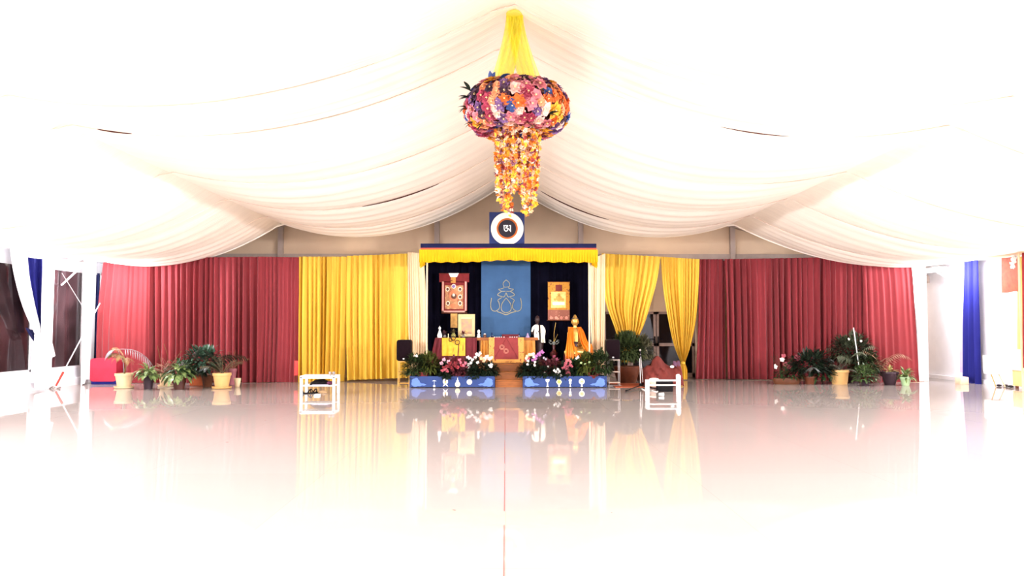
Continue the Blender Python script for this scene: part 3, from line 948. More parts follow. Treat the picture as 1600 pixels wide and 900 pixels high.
# ------------------------------------------------------------------ hanging paintings
def thangka_left():
    Y = 20.1
    t = thing('hanging_scroll', 'hanging scroll painting with deep red border and pale top scarf', 'scroll painting', P(710, 470, Y))
    def rect(b, x0, y0, x1, y1, d):
        a, c_ = P(x0, y0, Y), P(x1, y1, Y); b.box((a.x, Y - d, c_.z), (c_.x, Y - d + .012, a.z))
    b = MB(); rect(b, 686.5, 427.5, 733, 441, .02); rect(b, 690, 440, 730, 486, .02); b.build('red_border', mat('scroll_red', (112, 20, 20), .7, var=.2, scale=8), t, smooth=False)
    b = MB()
    for (x0, y0, x1, y1) in ((691, 440, 693.5, 488), (726.5, 440, 729, 488), (691, 485.5, 729, 488)): rect(b, x0, y0, x1, y1, .03)
    b.build('pink_edge', mat('scroll_pink', (200, 148, 132), .7), t, smooth=False)
    b = MB(); rect(b, 695.5, 446, 724, 483, .035)
    pn_ = b.build('painting', mat('painted_silk', (200, 156, 104), .7, scale=14, col2=(140, 74, 54)), t, smooth=False)
    b = MB()
    mats = [mat('scroll_pale', (240, 218, 190), .7), mat('scroll_brown', (96, 60, 44), .7), mat('scroll_violet', (120, 100, 150), .7), mat('scroll_orange', (214, 120, 80), .7)]
    def bl(x, y, r, mi, d, sz=1.2):
        b.mi = mi; p = P(x, y, Y); r_ = r * Y / FPX
        b.prism([(p.x + r_ * math.cos(2 * PI * k / 14), p.z + r_ * sz * math.sin(2 * PI * k / 14)) for k in range(14)], Y - d, Y - d + .01)
    bl(709.5, 462, 7.5, 3, .040); bl(709.5, 463, 4.5, 1, .044, 1.0); bl(709, 461, 2, 0, .048); bl(709.5, 478, 6, 3, .040, .6)
    bl(709, 447.5, 3.6, 0, .046, 1); bl(709, 447.5, 2.6, 2, .050, 1)
    for x, y in ((699.5, 452), (719, 452), (700, 474), (719, 474), (719, 464)): bl(x, y, 3.0, 0, .041, 1.2); bl(x, y, 2.0, 1, .045, 1.2)
    b.build('painted_figures', mats, pn_, smooth=False)
    b = MB(); p = P(709, 427, Y)
    sx = Y / FPX
    b.prism([(p.x - 8 * sx, p.z), (p.x + 8 * sx, p.z), (p.x + 5 * sx, p.z - 6 * sx), (p.x - 5 * sx, p.z - 6 * sx)], Y - .04, Y - .02); b.build('scarf', M['shawl'], t, smooth=False)
    b = MB(); rect(b, 704.5, 433, 712, 442, .032); b.build('gold_tab', M['brocade'], t, smooth=False)
    b = MB(); a = P(686, 427.5, Y); c_ = P(733.5, 427.5, Y); b.tube([a, c_], .012); b.build('dowel', M['darkwood'], t); b = MB(); a = P(690, 489, Y); c_ = P(730, 489, Y); b.tube([a, c_], .014); b.build('dowel', M['darkwood'], t)
thangka_left()
t = tag(MB().box(tuple(P(704, 512, 20.12)), tuple(P(714.5, 489, 20.14))).build('gold_scarf', mat('old_gold_silk', (206, 158, 84), .5, var=.2, scale=16), smooth=False),
        'old gold cloth strip hanging below the red bordered scroll painting', 'cloth')
def thangka_right():
    Y = 20.1
    t = thing('hanging_scroll', 'hanging scroll painting with yellow brocade border and brown lower panel', 'scroll painting', P(873, 470, Y))
    def rect(b, x0, y0, x1, y1, d):
        a, c_ = P(x0, y0, Y), P(x1, y1, Y); b.box((a.x, Y - d, c_.z), (c_.x, Y - d + .012, a.z))
    b = MB(); rect(b, 856, 441, 890, 484, .02); b.build('brocade_border', mat('scroll_gold', (190, 128, 36), .6, scale=20, col2=(120, 66, 36), thresh=.6), t, smooth=False)
    b = MB(); rect(b, 868, 445, 878, 455, .03); b.build('top_motif', mat('scroll_maroon', (110, 40, 30), .7), t, smooth=False)
    b = MB(); rect(b, 861, 456, 884, 481, .03); b.build('painting', mat('pale_painting', (244, 214, 130), .7, scale=12, col2=(224, 170, 90)), t, smooth=False)
    b = MB(); rect(b, 863.5, 472, 882, 476.5, .035); b.build('pale_cushion', M['shawl'], t, smooth=False)
    b = MB()
    b.mi = 0
    for x, y, r in ((873, 466, 4.5), (873, 460.5, 2.2), (867, 468, 2), (879, 468, 2)):
        p = P(x, y, Y); r_ = r * Y / FPX
        b.prism([(p.x + r_ * math.cos(2 * PI * k / 14), p.z + r_ * math.sin(2 * PI * k / 14)) for k in range(14)], Y - .042, Y - .03)
    b.build('painted_figure', mat('soft_ochre', (190, 150, 70), .7), t, smooth=False)
    b = MB(); rect(b, 856, 484, 890, 500, .02); b.build('lower_panel', mat('brown_brocade', (140, 84, 66), .7, scale=18, col2=(190, 140, 110), thresh=.62), t, smooth=False)
    for k in range(4):
        b = MB(); p = P(861 + k * 8, 496.5, Y); r_ = 2.4 * Y / FPX
        b.prism([(p.x + r_ * math.cos(2 * PI * j / 12), p.z + r_ * math.sin(2 * PI * j / 12)) for j in range(12)], Y - .03, Y - .02)
        b.build('roundel', M['rosethread'], t, smooth=False)
    b = MB(); b.tube([P(854.5, 500.5, Y), P(891.5, 500.5, Y)], .014); b.build('dowel', M['darkwood'], t); b = MB(); b.tube([P(855.5, 440.5, Y), P(890.5, 440.5, Y)], .010); b.build('dowel', M['darkwood'], t)
thangka_right()

# ------------------------------------------------------------------ altar tables
YA = 19.35
def zA(py, Y=YA): return P(790, py, Y).z
def xA(px, Y=YA): return P(px, 530, Y).x
ZT = zA(527.5)
# side table, draped
t = thing('side_altar_table', 'altar table draped in maroon with a yellow brocade front', 'table', (xA(707), YA + .25, PZ))
b = MB(); b.box((xA(681), YA, ZT - .04), (xA(744), YA + .5, ZT), .008); b.build('table_top', M['darkwood'], t, smooth=False)
for x in (xA(684), xA(741)):
    for y in (YA + .05, YA + .45):
        b = MB(); b.box((x - .03, y - .03, PZ), (x + .03, y + .03, ZT - .04)); b.build('leg', M['darkwood'], t, smooth=False)
o = cloth([P(680, 528, YA - .02), P(676, 545, YA - .06), P(672, 567, YA - .09)], [P(745, 528, YA - .02), P(745, 548, YA - .05), P(744, 567, YA - .06)], 9, amp=.02, seed=51).build('altar_cloth', M['maroon'])
tag(o, 'maroon cloth hanging over the front of the side altar table', 'cloth')
o = cloth([P(690.5, 528, YA - .05), P(690.5, 556, YA - .10)], [P(727, 528, YA - .05), P(727, 556, YA - .10)], 4, amp=.012, seed=52).build('yellow_altar_cloth', M['ybrocade'])
tag(o, 'yellow brocade cloth over the maroon one on the side altar table', 'cloth')
# a drooping ring ornament on it
b = MB()
for (x, y, r) in ((708, 528.5, 3.4), (714.5, 535, 3.4), (704, 531, 2.6)):
    p = P(x, y, YA - .12); r_ = r * YA / FPX
    b.tube([(p.x + r_ * math.cos(2 * PI * k / 16), p.y, p.z + r_ * math.sin(2 * PI * k / 16)) for k in range(16)], .011, 6, True)
tag(b.build('ring_ornament', M['darkbronze']), 'dark linked ring ornament hanging on the yellow brocade cloth', 'ornament')
# centre table
t = thing('altar_table', 'long wooden altar table under the blue banner', 'table', (xA(791), YA + .3, PZ))
b = MB(); b.box((xA(743), YA + .01, zA(532)), (xA(841), YA + .55, ZT), .008); b.build('table_top', M['wood'], t, smooth=False)
for x in (xA(750), xA(834)):
    for y in (YA + .07, YA + .48):
        b = MB(); b.box((x - .03, y - .03, PZ), (x + .03, y + .03, zA(532))); b.build('leg', M['darkwood'], t, smooth=False)
# hanging ochre side cloths of the table (triangular swags)
for px0, px1, lab in ((751, 765, 'ochre swag cloth at the window-side end of the long altar table'), (817, 836, 'ochre swag cloth at the standing statue end of the long altar table')):
    o = cloth([P(px0, 532, YA - .01), P(px0 - 1, 567, YA - .03)], [P(px1, 532, YA - .01), P(px1 + 1, 567, YA - .03)], 3, amp=.03, seed=int(px0)).build('ochre_cloth', mat('ochre_silk', (176, 116, 44), .6, var=.2, scale=5))
    tag(o, lab, 'cloth')
t = thing('altar_frontal', 'red altar frontal with gold brocade border and two ring motifs', 'cloth', P(790, 566, YA - .06))
b = MB()
def fr(u, v): return P(772 + 38 * u, 527.2 + 35 * v, YA - .05 - .03 * v)
b.sheet(fr, 6, 6, (0, .01, 0)); rf_ = b.build('red_field', M['altarred'], t)
b = MB()
b.sheet(lambda u, v: P(763.5 + 9 * u, 527.2 + 42 * v, YA - .052 - .03 * v), 2, 6, (0, .01, 0))
b.sheet(lambda u, v: P(809.5 + 9 * u, 527.2 + 43 * v, YA - .052 - .03 * v), 2, 6, (0, .01, 0))
b.sheet(lambda u, v: P(772 + 38 * u, 561.5 + 7.5 * v, YA - .08 - .01 * v), 6, 2, (0, .01, 0))
b.build('brocade_border', M['brocade'], t)
b = MB()
for (x, y) in ((784.3, 542.5), (790.7, 548.5)):
    for r in (3.7, 2.2):
        p = P(x, y, YA - .08); r_ = r * YA / FPX
        b.tube([(p.x + r_ * math.cos(2 * PI * k / 16), p.y, p.z + r_ * math.sin(2 * PI * k / 16)) for k in range(16)], .006, 6, True)
b.build('ring_motif', M['rosethread'], rf_)
b = MB(); 
b.tube([P(772, 561, YA - .09), P(791, 528, YA - .065)], .003, 4); b.tube([P(810, 561, YA - .09), P(791, 528, YA - .065)], .003, 4)
b.build('fold_line', M['maroon'], rf_)
# small red book box behind offerings
b = MB(); b.box((xA(784), YA + .35, ZT), (xA(812), YA + .5, P(790, 522.5, YA + .35).z), .006)
tag(b.build('red_box', M['maroon'], smooth=False), 'low red box at the back of the long altar table', 'box')
# framed picture
t = thing('framed_picture', 'pale gold framed picture standing on the side altar table', 'picture', (xA(729, 19.6), 19.62, ZT))
Yp = 19.6
def rb(b, x0, y0, x1, y1, d, e=.02):
    a, c_ = P(x0, y0, Yp), P(x1, y1, Yp); b.box((a.x, Yp - d, max(c_.z, ZT)), (c_.x, Yp - d + e, a.z))
b = MB()
rb(b, 716, 491, 719.5, 526, .03, .05); rb(b, 738.5, 491, 742, 526, .03, .05); rb(b, 719.5, 491, 738.5, 496, .03, .05); rb(b, 719.5, 523.5, 738.5, 526, .03, .05)
b.build('frame', mat('pale_gold_frame', (190, 166, 116), .4, var=.1), t, smooth=False)
b = MB(); rb(b, 719.5, 496, 738.5, 524, 0); b.build('mount', mat('cream_mount', (216, 196, 150), .7), t, smooth=False)
b = MB(); rb(b, 721, 498, 737, 522, .006); b.build('image', mat('picture_print', (196, 156, 88), .6, scale=9, col2=(150, 116, 110)), t, smooth=False)

# ---- offerings on the altar
def on(px, Y=YA + .12): return Vector((P(px, 527, Y).x, Y, ZT))
S = YA / FPX
def lathe_thing(name, label, px, prof, m, Y=YA + .12, group=None, cat=None, extra=None):
    c_ = on(px, Y)
    t = thing(name, label, cat or name.split('_')[-1], c_, group)
    b = MB(); b.lathe([(r, z) for r, z in prof], c_, 18); b.build('body', m, t)
    if extra: extra(t, c_)
    return t
def stupa_x(t, c):
    b = MB(); b.ell(c + Vector((0, 0, .235)), (.032, .032, .036)); b.lathe([(.008, .26), (.001, .30)], c, 8); b.build('finial', M['whitepaint'], t)
lathe_thing('white_stupa', 'small white stupa at the outer end of the side altar table', 687, [(.06, 0), (.06, .03), (.065, .04), (.06, .07), (.04, .12), (.02, .18), (.018, .2), (.012, .22)], M['whitepaint'], extra=stupa_x, cat='stupa')
def vase(px, label, hh, rr, m, flower, fm, Y=YA + .15):
    c_ = on(px, Y)
    t = thing('flower_vase', label, 'vase', c_, 'flower vases on the altar')
    b = MB(); b.lathe([(rr * .6, 0), (rr, hh * .3), (rr * .9, hh * .6), (rr * .5, hh * .85), (rr * .6, hh)], c_, 16); b.build('vase', m, t)
    b = MB(); rnd = random.Random(px)
    for k in range(26):
        a = rnd.uniform(0, 6.28); e = rnd.uniform(.1, 1.3)
        d = Vector((math.cos(a) * math.cos(e), math.sin(a) * math.cos(e), math.sin(e)))
        b.leaf(c_ + Vector((0, 0, hh)) + d * rnd.uniform(0, flower * .5), d, flower * .6, flower * .3, .5)
    b.build('bouquet', fm, t)
vase(695, 'silver bowl vase with dark flowers beside the white stupa', .07, .045, M['steel'], .14, mat('dusky_leaves', (70, 40, 46), .7))
vase(724, 'small glass vase with dark red flowers in front of the framed picture', .08, .04, M['steel'], .12, M['maroon'], YA + .08)
vase(708.5, 'squat green gold vase with pale flame shaped flower on the side altar', .12, .065, mat('green_gold', (150, 146, 84), .35, metal=.4), .12, mat('olive_leaves', (96, 84, 50), .6), YA + .1)
lathe_thing('candle', 'pale slim candle between the dark bouquets', 700.5, [(.02, 0), (.02, .01), (.009, .015), (.009, .09), (.002, .1)], M['ivory'], cat='candle')
lathe_thing('brass_cup', 'small brass cup on the side altar below the framed picture', 718, [(.02, 0), (.012, .02), (.03, .05), (.035, .06)], M['gold'], cat='cup')
def bust_x(t, c):
    b = MB(); b.ell(c + Vector((0, 0, .15)), (.036, .034, .05)); b.build('head', M['whitepaint'], t)
    b = MB(); b.leaf(c + Vector((-.0, -.02, .1)), (-1, -.3, -.6), .07, .02); b.leaf(c + Vector((0, -.02, .1)), (1, -.3, -.6), .07, .02); b.build('scarf', M['shawl'], t)
lathe_thing('white_figurine', 'small white figurine on the long altar table beside the framed picture', 748, [(.04, 0), (.045, .02), (.03, .05), (.034, .08), (.014, .11)], M['whitepaint'], extra=bust_x, cat='figurine')
lathe_thing('offering_jar', 'small orange brown jar with white lid on the altar table', 757.5, [(.035, 0), (.042, .03), (.04, .06), (.025, .08)], M['brownpot'], cat='jar',
            extra=lambda t, c: MB().lathe([(.028, .08), (.03, .09), (.01, .105)], c, 14).build('lid', M['whitepaint'], t))
def blue_x(t, c):
    b = MB(); b.lathe([(.006, .06), (.012, .08), (.012, .11), (.002, .13)], c, 10); b.build('flower_bud', M['navyc'], t)
    b = MB(); b.leaf(c + Vector((0, 0, .05)), (-1, -.2, -.7), .09, .03); b.leaf(c + Vector((0, 0, .06)), (.9, -.2, -.6), .05, .02); b.build('ribbon', M['shawl'], t)
lathe_thing('dark_bottle', 'small dark bottle with white ribbon near the white lidded jar', 768.5, [(.02, 0), (.022, .03), (.01, .05), (.008, .07)], M['navyc'], extra=blue_x, cat='bottle')
lathe_thing('dark_bottle', 'small dark bottle with white label near the standing statue', 811, [(.018, 0), (.02, .04), (.008, .06), (.007, .10), (.004, .12)], M['navyc'], cat='bottle',
            extra=lambda t, c: MB().lathe([(.0205, .03), (.0185, .045)], c, 14, cap=False).build('label', M['whitepaint'], t))
lathe_thing('lilac_stupa', 'small lilac cone ornament at the statue end of the altar table', 824.5, [(.05, 0), (.05, .015), (.035, .04), (.022, .07), (.024, .09), (.004, .12)], mat('lilac_glass', (150, 130, 160), .3), cat='ornament')
bw = MB(); bw.lathe([(.010, 0), (.016, .012), (.018, .02), (.015, .018), (.005, .008)], (0, 0, 0), 12)
for k, px in enumerate((773, 776.5, 780, 783.5, 787.5, 797, 800.5, 804, 807.5)):
    c_ = on(px, YA + .05)
    if k == 0: o = bw.build('offering_bowl', M['whitepaint']); bowl0 = o
    else: o = bowl0.copy(); COL.objects.link(o)
    o.location = c_
    tag(o, 'tiny white offering bowl in the row along the front of the altar table', 'bowl', 'row of offering bowls on the altar')

# ---- golden seated statue with orange robe
c_ = Vector((P(903, 560, 19.45).x, 19.45, PZ))
t = thing('seated_golden_statue', 'golden seated statue wrapped in an orange robe beside the cream gauze', 'statue', c_)
s_ = 19.45 / FPX
def zs(py): return P(903, py, 19.45).z
b = MB()   # head, neck and torso as one lathe-like body
def body(c, prof, n=20):
    # prof: (z, rx, ry, dx, dy)
    vs = []; fs = []
    for z, rx, ry, dx, dy in prof:
        for k in range(n):
            a = 2 * PI * k / n
            vs.append((c.x + dx + rx * math.cos(a), c.y + dy + ry * math.sin(a), z))
    for i in range(len(prof) - 1):
        for k in range(n):
            fs.append([i * n + k, i * n + (k + 1) % n, (i + 1) * n + (k + 1) % n, (i + 1) * n + k])
    fs.append(list(range(n))[::-1]); fs.append([(len(prof) - 1) * n + k for k in range(n)])
    return vs, fs
hx = P(898.5, 500, 19.45).x - c_.x
b.add(*body(c_, [(PZ + .22, .30, .22, -.02, 0), (PZ + .40, .20, .15, -.04, 0), (zs(540), .15, .12, -.05, 0), (zs(520), .17, .12, hx, 0), (zs(514), .12, .09, hx, 0), (zs(512), .05, .05, hx, 0), (zs(509), .045, .045, hx, 0), (zs(508), .06, .06, hx, 0),
     (zs(505), .078, .085, hx, 0), (zs(502), .086, .09, hx, 0), (zs(499), .084, .09, hx, .005), (zs(497), .07, .075, hx, .01), (zs(495), .045, .045, hx, .01), (zs(493), .030, .03, hx, .01), (zs(491.5), .008, .008, hx, .01)]))
# face: nose, brow, ears
fz = zs(503)
b.ell((c_.x + hx, c_.y - .09, fz), (.012, .018, .028), 8, 6)
for sg in (-1, 1):
    b.ell((c_.x + hx + sg * .087, c_.y, fz - .005), (.010, .02, .045), 8, 6)
# crossed legs
b.tube([c_ + Vector((-.30, -.12, .26)), c_ + Vector((-.1, -.30, .24)), c_ + Vector((.18, -.22, .26))], [.09, .085, .06], 12)
b.tube([c_ + Vector((.26, -.12, .26)), c_ + Vector((.06, -.33, .27)), c_ + Vector((-.16, -.24, .29))], [.09, .08, .06], 12)
# forearms and hands resting in the lap
b.tube([(c_.x + hx - .15, c_.y, zs(520)), (c_.x + hx - .17, c_.y - .08, zs(535)), (c_.x + hx - .03, c_.y - .2, zs(538))], [.05, .045, .03], 10)
b.tube([(c_.x + hx + .13, c_.y, zs(520)), (c_.x + hx + .16, c_.y - .08, zs(535)), (c_.x + hx + .02, c_.y - .21, zs(536))], [.05, .045, .03], 10)
for sg in (-1, 1):
    for f_ in range(4):
        q = Vector((c_.x + hx - sg * .02, c_.y - .205 - .012 * f_, zs(537.5)))
        b.tube([q, q + Vector((sg * .04, -.01, .004)), q + Vector((sg * .07, 0, .012))], [.009, .008, .006], 6)
    q = Vector((c_.x + hx - sg * .01, c_.y - .2, zs(536.5))); b.tube([q, q + Vector((sg * .02, -.01, .035))], [.009, .006], 6)
b.build('body', M['buddha'], t)
b = MB(); b.ell((c_.x + hx, c_.y + .012, zs(498.5)), (.088, .088, .052), 16, 8); b.ell((c_.x + hx, c_.y + .015, zs(494)), (.035, .035, .035), 12, 6)
b.build('hair', mat('blue_black_hair', (60, 56, 60), .5, bump=.6, bscale=160), t)
# robe: two falling sides open at the front
def robe_side(sg, top, outer, inner, seed):
    L = [Vector((c_.x + x, c_.y + y, zs(py))) for x, y, py in (outer if sg < 0 else inner)]
    Rr = [Vector((c_.x + x, c_.y + y, zs(py))) for x, y, py in (inner if sg < 0 else outer)]
    return cloth(L, Rr, 5, amp=.018, seed=seed, nv=18)
o1 = [(-.20, -.02, 512.5), (-.26, -.08, 520), (-.30, -.22, 535), (-.34, -.32, 548), (-.34, -.36, 566)]
i1 = [(hx - .04, -.07, 511), (hx - .05, -.14, 520), (hx - .04, -.24, 535), (hx + .02, -.36, 548), (hx + .04, -.4, 566)]
robe_side(-1, 0, o1, i1, 61).build('robe_fold', M['robe'], t)
o2 = [(.10, -.02, 512.5), (.16, -.08, 520), (.23, -.2, 534), (.33, -.30, 540), (.36, -.36, 566)]
i2 = [(hx + .05, -.07, 511), (hx + .08, -.14, 520), (hx + .12, -.24, 535), (hx + .2, -.36, 548), (hx + .2, -.4, 566)]
robe_side(1, 0, o2, i2, 62).build('robe_fold', M['robe'], t)
b = MB(); b.grid(lambda u, v: (c_.x + hx - .17 + .34 * u - .05 * v * (1 if u < .5 else -1) * 0 , c_.y + .10 + .1 * v, zs(511) - (zs(511) - zs(560)) * v), 8, 6)
b.build('robe_back', M['robe'], t)
b = MB(); b.sheet(lambda u, v: (c_.x + hx + .02 + .18 * u, c_.y - .37, zs(550) + (zs(566) - zs(550)) * v), 4, 3, (0, .02, 0)); b.build('robe_apron', mat('deep_orange_silk', (206, 104, 20), .5, var=.2), t)
b = MB(); b.box((c_.x - .34, c_.y - .30, PZ), (c_.x + .36, c_.y + .3, PZ + .2), .02); b.build('seat', M['maroon'], t, smooth=False)
b = MB(); b.lathe([(.05, 0), (.035, .05), (.055, .1), (.06, .12)], (c_.x + hx, c_.y - .27, zs(541)), 14); b.build('alms_bowl', M['darkbronze'], t)

# ---- standing dark statue with white scarf
c_ = Vector((P(842, 560, 19.85).x, 19.85, PZ))
t = thing('standing_dark_statue', 'slim dark standing statue wearing a long white scarf', 'statue', c_)
def zd(py): return P(842, py, 19.85).z
hx = P(839.5, 500, 19.85).x - c_.x
b = MB()
b.add(*body(c_, [(PZ + .0, .15, .13, 0, 0), (PZ + .05, .15, .13, 0, 0), (PZ + .08, .09, .08, 0, 0), (zd(550), .10, .08, 0, 0), (zd(535), .13, .09, 0, 0), (zd(525), .11, .08, 0, 0), (zd(515), .13, .085, 0, 0), (zd(510), .135, .08, 0, 0), (zd(508), .08, .06, hx * .6, 0),
      (zd(507), .035, .035, hx, 0), (zd(505.5), .033, .033, hx, 0), (zd(504), .05, .055, hx, 0), (zd(500), .062, .066, hx, 0), (zd(497), .06, .064, hx, 0), (zd(494.5), .04, .04, hx, 0), (zd(493), .01, .01, hx, 0)]))
b.ell((c_.x + hx, c_.y - .066, zd(501)), (.008, .014, .02), 8, 6)
for sg in (-1, 1): b.ell((c_.x + hx + sg * .062, c_.y, zd(500.5)), (.007, .014, .02), 8, 6)
b.tube([c_ + Vector((-.13, 0, zd(511) - PZ)), c_ + Vector((-.17, -.04, zd(522) - PZ)), c_ + Vector((-.06, -.13, zd(520) - PZ))], [.035, .03, .02], 10)
b.tube([c_ + Vector((.13, 0, zd(511) - PZ)), c_ + Vector((.16, -.04, zd(522) - PZ)), c_ + Vector((.02, -.13, zd(518) - PZ))], [.035, .03, .02], 10)
for f_ in range(4):
    q = c_ + Vector((-.03, -.13 - .004 * f_, zd(520) - PZ + .012 * f_)); b.tube([q, q + Vector((.035, -.012, .02)), q + Vector((.05, -.005, .045))], [.007, .006, .004], 6)
b.build('body', M['darkbronze'], t)
def strip(b, L, Rr, amp, n, seed):
    m = cloth([Vector((c_.x + x, c_.y + y, zd(p))) for x, y, p in L], [Vector((c_.x + x, c_.y + y, zd(p))) for x, y, p in Rr], n, amp=amp, seed=seed, nv=14)
    b.add(m.v, m.f)
b = MB()
strip(b, [(-.07, -.07, 507), (-.12, -.12, 515), (-.13, -.15, 525), (-.12, -.16, 530)], [(-.01, -.09, 508), (-.01, -.14, 517), (.0, -.16, 526), (.01, -.17, 531)], .012, 3, 71)
strip(b, [(.035, -.09, 508), (.04, -.14, 517), (.045, -.15, 526), (.04, -.16, 535)], [(.10, -.06, 508.5), (.165, -.10, 516), (.15, -.13, 526), (.16, -.14, 535.5)], .014, 3, 72)
strip(b, [(-.09, -.06, 507), (-.17, -.05, 511), (-.20, -.06, 518)], [(-.06, -.08, 508), (-.12, -.10, 513), (-.17, -.10, 519)], .008, 2, 73)
b.build('scarf', M['shawl'], t)

# ---- stand with scroll ornament and incense
c_ = Vector((P(865.5, 560, 19.6).x, 19.6, PZ))
def zi(py): return P(865, py, 19.6).z
t = thing('incense_stand', 'dark turned pedestal with glass scroll holder and thin reeds', 'pedestal', c_)
b = MB(); b.lathe([(.13, 0), (.13, .03), (.07, .06), (.05, .12), (.09, .18), (.10, .24), (.05, .28), (.03, .34), (.04, zi(539) - PZ)], c_, 18); b.build('pedestal', mat('dark_red_lacquer', (70, 26, 24), .35), t)
b = MB()
for sg in (-1, 1):
    b.tube([(c_.x + sg * .02, c_.y, zi(537)), (c_.x + sg * .08, c_.y, zi(537.5)), (c_.x + sg * .125, c_.y, zi(535)), (c_.x + sg * .12, c_.y, zi(531)), (c_.x + sg * .085, c_.y, zi(531.5)), (c_.x + sg * .08, c_.y, zi(534))], .014, 8)
b.lathe([(.03, 0), (.05, .03), (.055, .06), (.04, .085)], (c_.x, c_.y, zi(539)), 14)
b.build('holder', mat('grey_glass', (120, 124, 116), .25, metal=.3), t)
b = MB()
b.tube([(c_.x, c_.y, zi(534)), (c_.x + .005, c_.y, zi(520)), (c_.x + .05, c_.y, zi(504))], .004, 5); b.tube([(c_.x + .01, c_.y, zi(534)), (c_.x + .1, c_.y, zi(522))], .003, 5)
b.build('reed', M['gold'], t)

# ------------------------------------------------------------------ PLANTS
def palm(b, c, n, L, rnd, droop=1.2, leafl=.16, lw=.012, elev=(.7, 1.3), dirs=None, seg=16, nleaf=16):
    for k in range(n):
        if dirs: a, e, LL = dirs[k % len(dirs)]
        else: a = 2 * PI * k / n + rnd.uniform(-.4, .4); e = rnd.uniform(*elev); LL = L * rnd.uniform(.75, 1.1)
        d = Vector((math.cos(a) * math.cos(e), math.sin(a) * math.cos(e), math.sin(e)))
        pos = Vector(c); path = [pos.copy()]; ds = [d.copy()]
        for i in range(seg):
            d = (d - Vector((0, 0, droop / seg * (.3 + 1.4 * i / seg)))).normalized()
            pos = pos + d * LL / seg; path.append(pos.copy()); ds.append(d.copy())
        b.tube(path, [.006 * (1 - .7 * i / seg) for i in range(seg + 1)], 4)
        for i in range(nleaf):
            tt = .22 + .78 * i / nleaf
            k2 = min(int(tt * seg), seg)
            p = path[k2]; dd = ds[k2]
            side = dd.cross(Vector((0, 0, 1)))
            if side.length < .05: side = Vector((1, 0, 0))
            side.normalize()
            for sg in (-1, 1):
                ld = (side * sg + dd * .7 + Vector((0, 0, -.15))).normalized()
                b.leaf(p, ld, leafl * (1 - .55 * abs(tt - .45)) * rnd.uniform(.85, 1.1), lw, .9, seg=3)
def broad(b, c, n, L, w, rnd, elev=(.2, 1.3), droop=1.3, stem=.35):
    for k in range(n):
        a = 2 * PI * k * .382 + rnd.uniform(-.3, .3); e = elev[0] + (elev[1] - elev[0]) * rnd.random()
        d = Vector((math.cos(a) * math.cos(e), math.sin(a) * math.cos(e), math.sin(e)))
        LL = L * rnd.uniform(.7, 1.1)
        p = Vector(c); q = p + d * LL * stem
        b.tube([p, q], .004, 4)
        b.leaf(q, d, LL * (1 - stem), w * rnd.uniform(.8, 1.15), droop, seg=5)
def bushy(b, c, rx, ry, rz, n, L, w, rnd, inner=.35):
    for k in range(n):
        a = rnd.uniform(0, 2 * PI); e = math.asin(rnd.uniform(-.35, 1))
        rr = rnd.uniform(inner, 1) ** .6
        o = Vector((math.cos(a) * math.cos(e) * rx, math.sin(a) * math.cos(e) * ry, math.sin(e) * rz)) * rr
        d = (o.normalized() + Vector((rnd.uniform(-.6, .6), rnd.uniform(-.6, .6), rnd.uniform(-.5, .5)))).normalized()
        b.leaf(Vector(c) + o, d, L * rnd.uniform(.6, 1.2), w, .6, seg=3)
def stems(b, c, rx, n, h, rnd):
    for k in range(n):
        a = rnd.uniform(0, 6.28)
        b.tube([Vector(c), Vector(c) + Vector((math.cos(a) * rx * .4, math.sin(a) * rx * .4, h * .6)), Vector(c) + Vector((math.cos(a) * rx, math.sin(a) * rx, h))], .004, 4)
def blossoms(t, pts, r, m, rnd, name='flower', petals=5, nod=Vector((0, -1, .3))):
    for p in pts:
        b = MB(); p = Vector(p)
        nd = (nod + Vector((rnd.uniform(-.5, .5), 0, rnd.uniform(-.4, .4)))).normalized()
        u = nd.cross(Vector((0, 0, 1))).normalized(); w = nd.cross(u)
        for k in range(petals):
            a = 2 * PI * k / petals + rnd.random()
            d = u * math.cos(a) + w * math.sin(a) + nd * .35
            b.leaf(p, d, r * 1.1, r * .95, .25, up=nd, seg=3, fold=.15)
        b.ell(p + nd * r * .15, (r * .25,) * 3, 6, 4)
        b.build(name, m, t)
def pot(t, c, r, h, m, saucer=False, rim=True, taper=.72, sm=None):
    b = MB()
    b.lathe([(r * taper, 0.0), (r * (taper + 1) / 2, h * .5), (r * .96, h * .82), (r * (1.04 if rim else 1), h * .84), (r * (1.04 if rim else 1), h), (r * .92, h), (r * .9, h * .88)], c, 24)
    pt = b.build('pot', m, t)
    b = MB(); b.lathe([(r * .9, h * .86), (r * .5, h * .89), (.001, h * .9)], c, 16); b.build('soil', M['soil'], pt)
    if saucer:
        b = MB(); b.lathe([(r * .85, 0), (r * 1.05, h * .02), (r * 1.12, h * .14), (r * 1.02, h * .14), (r * .95, h * .05)], c, 24); b.build('saucer', sm or m, t)

GL, GR = 'potted plants in front of the red curtains by the windows', 'potted plants in front of the red curtains by the bare wall'
def pp(px, py): return PF(px, py)
def sc(py): return (py - 510) / H          # px per metre on the floor there (approx.)
rnd = random.Random(3)
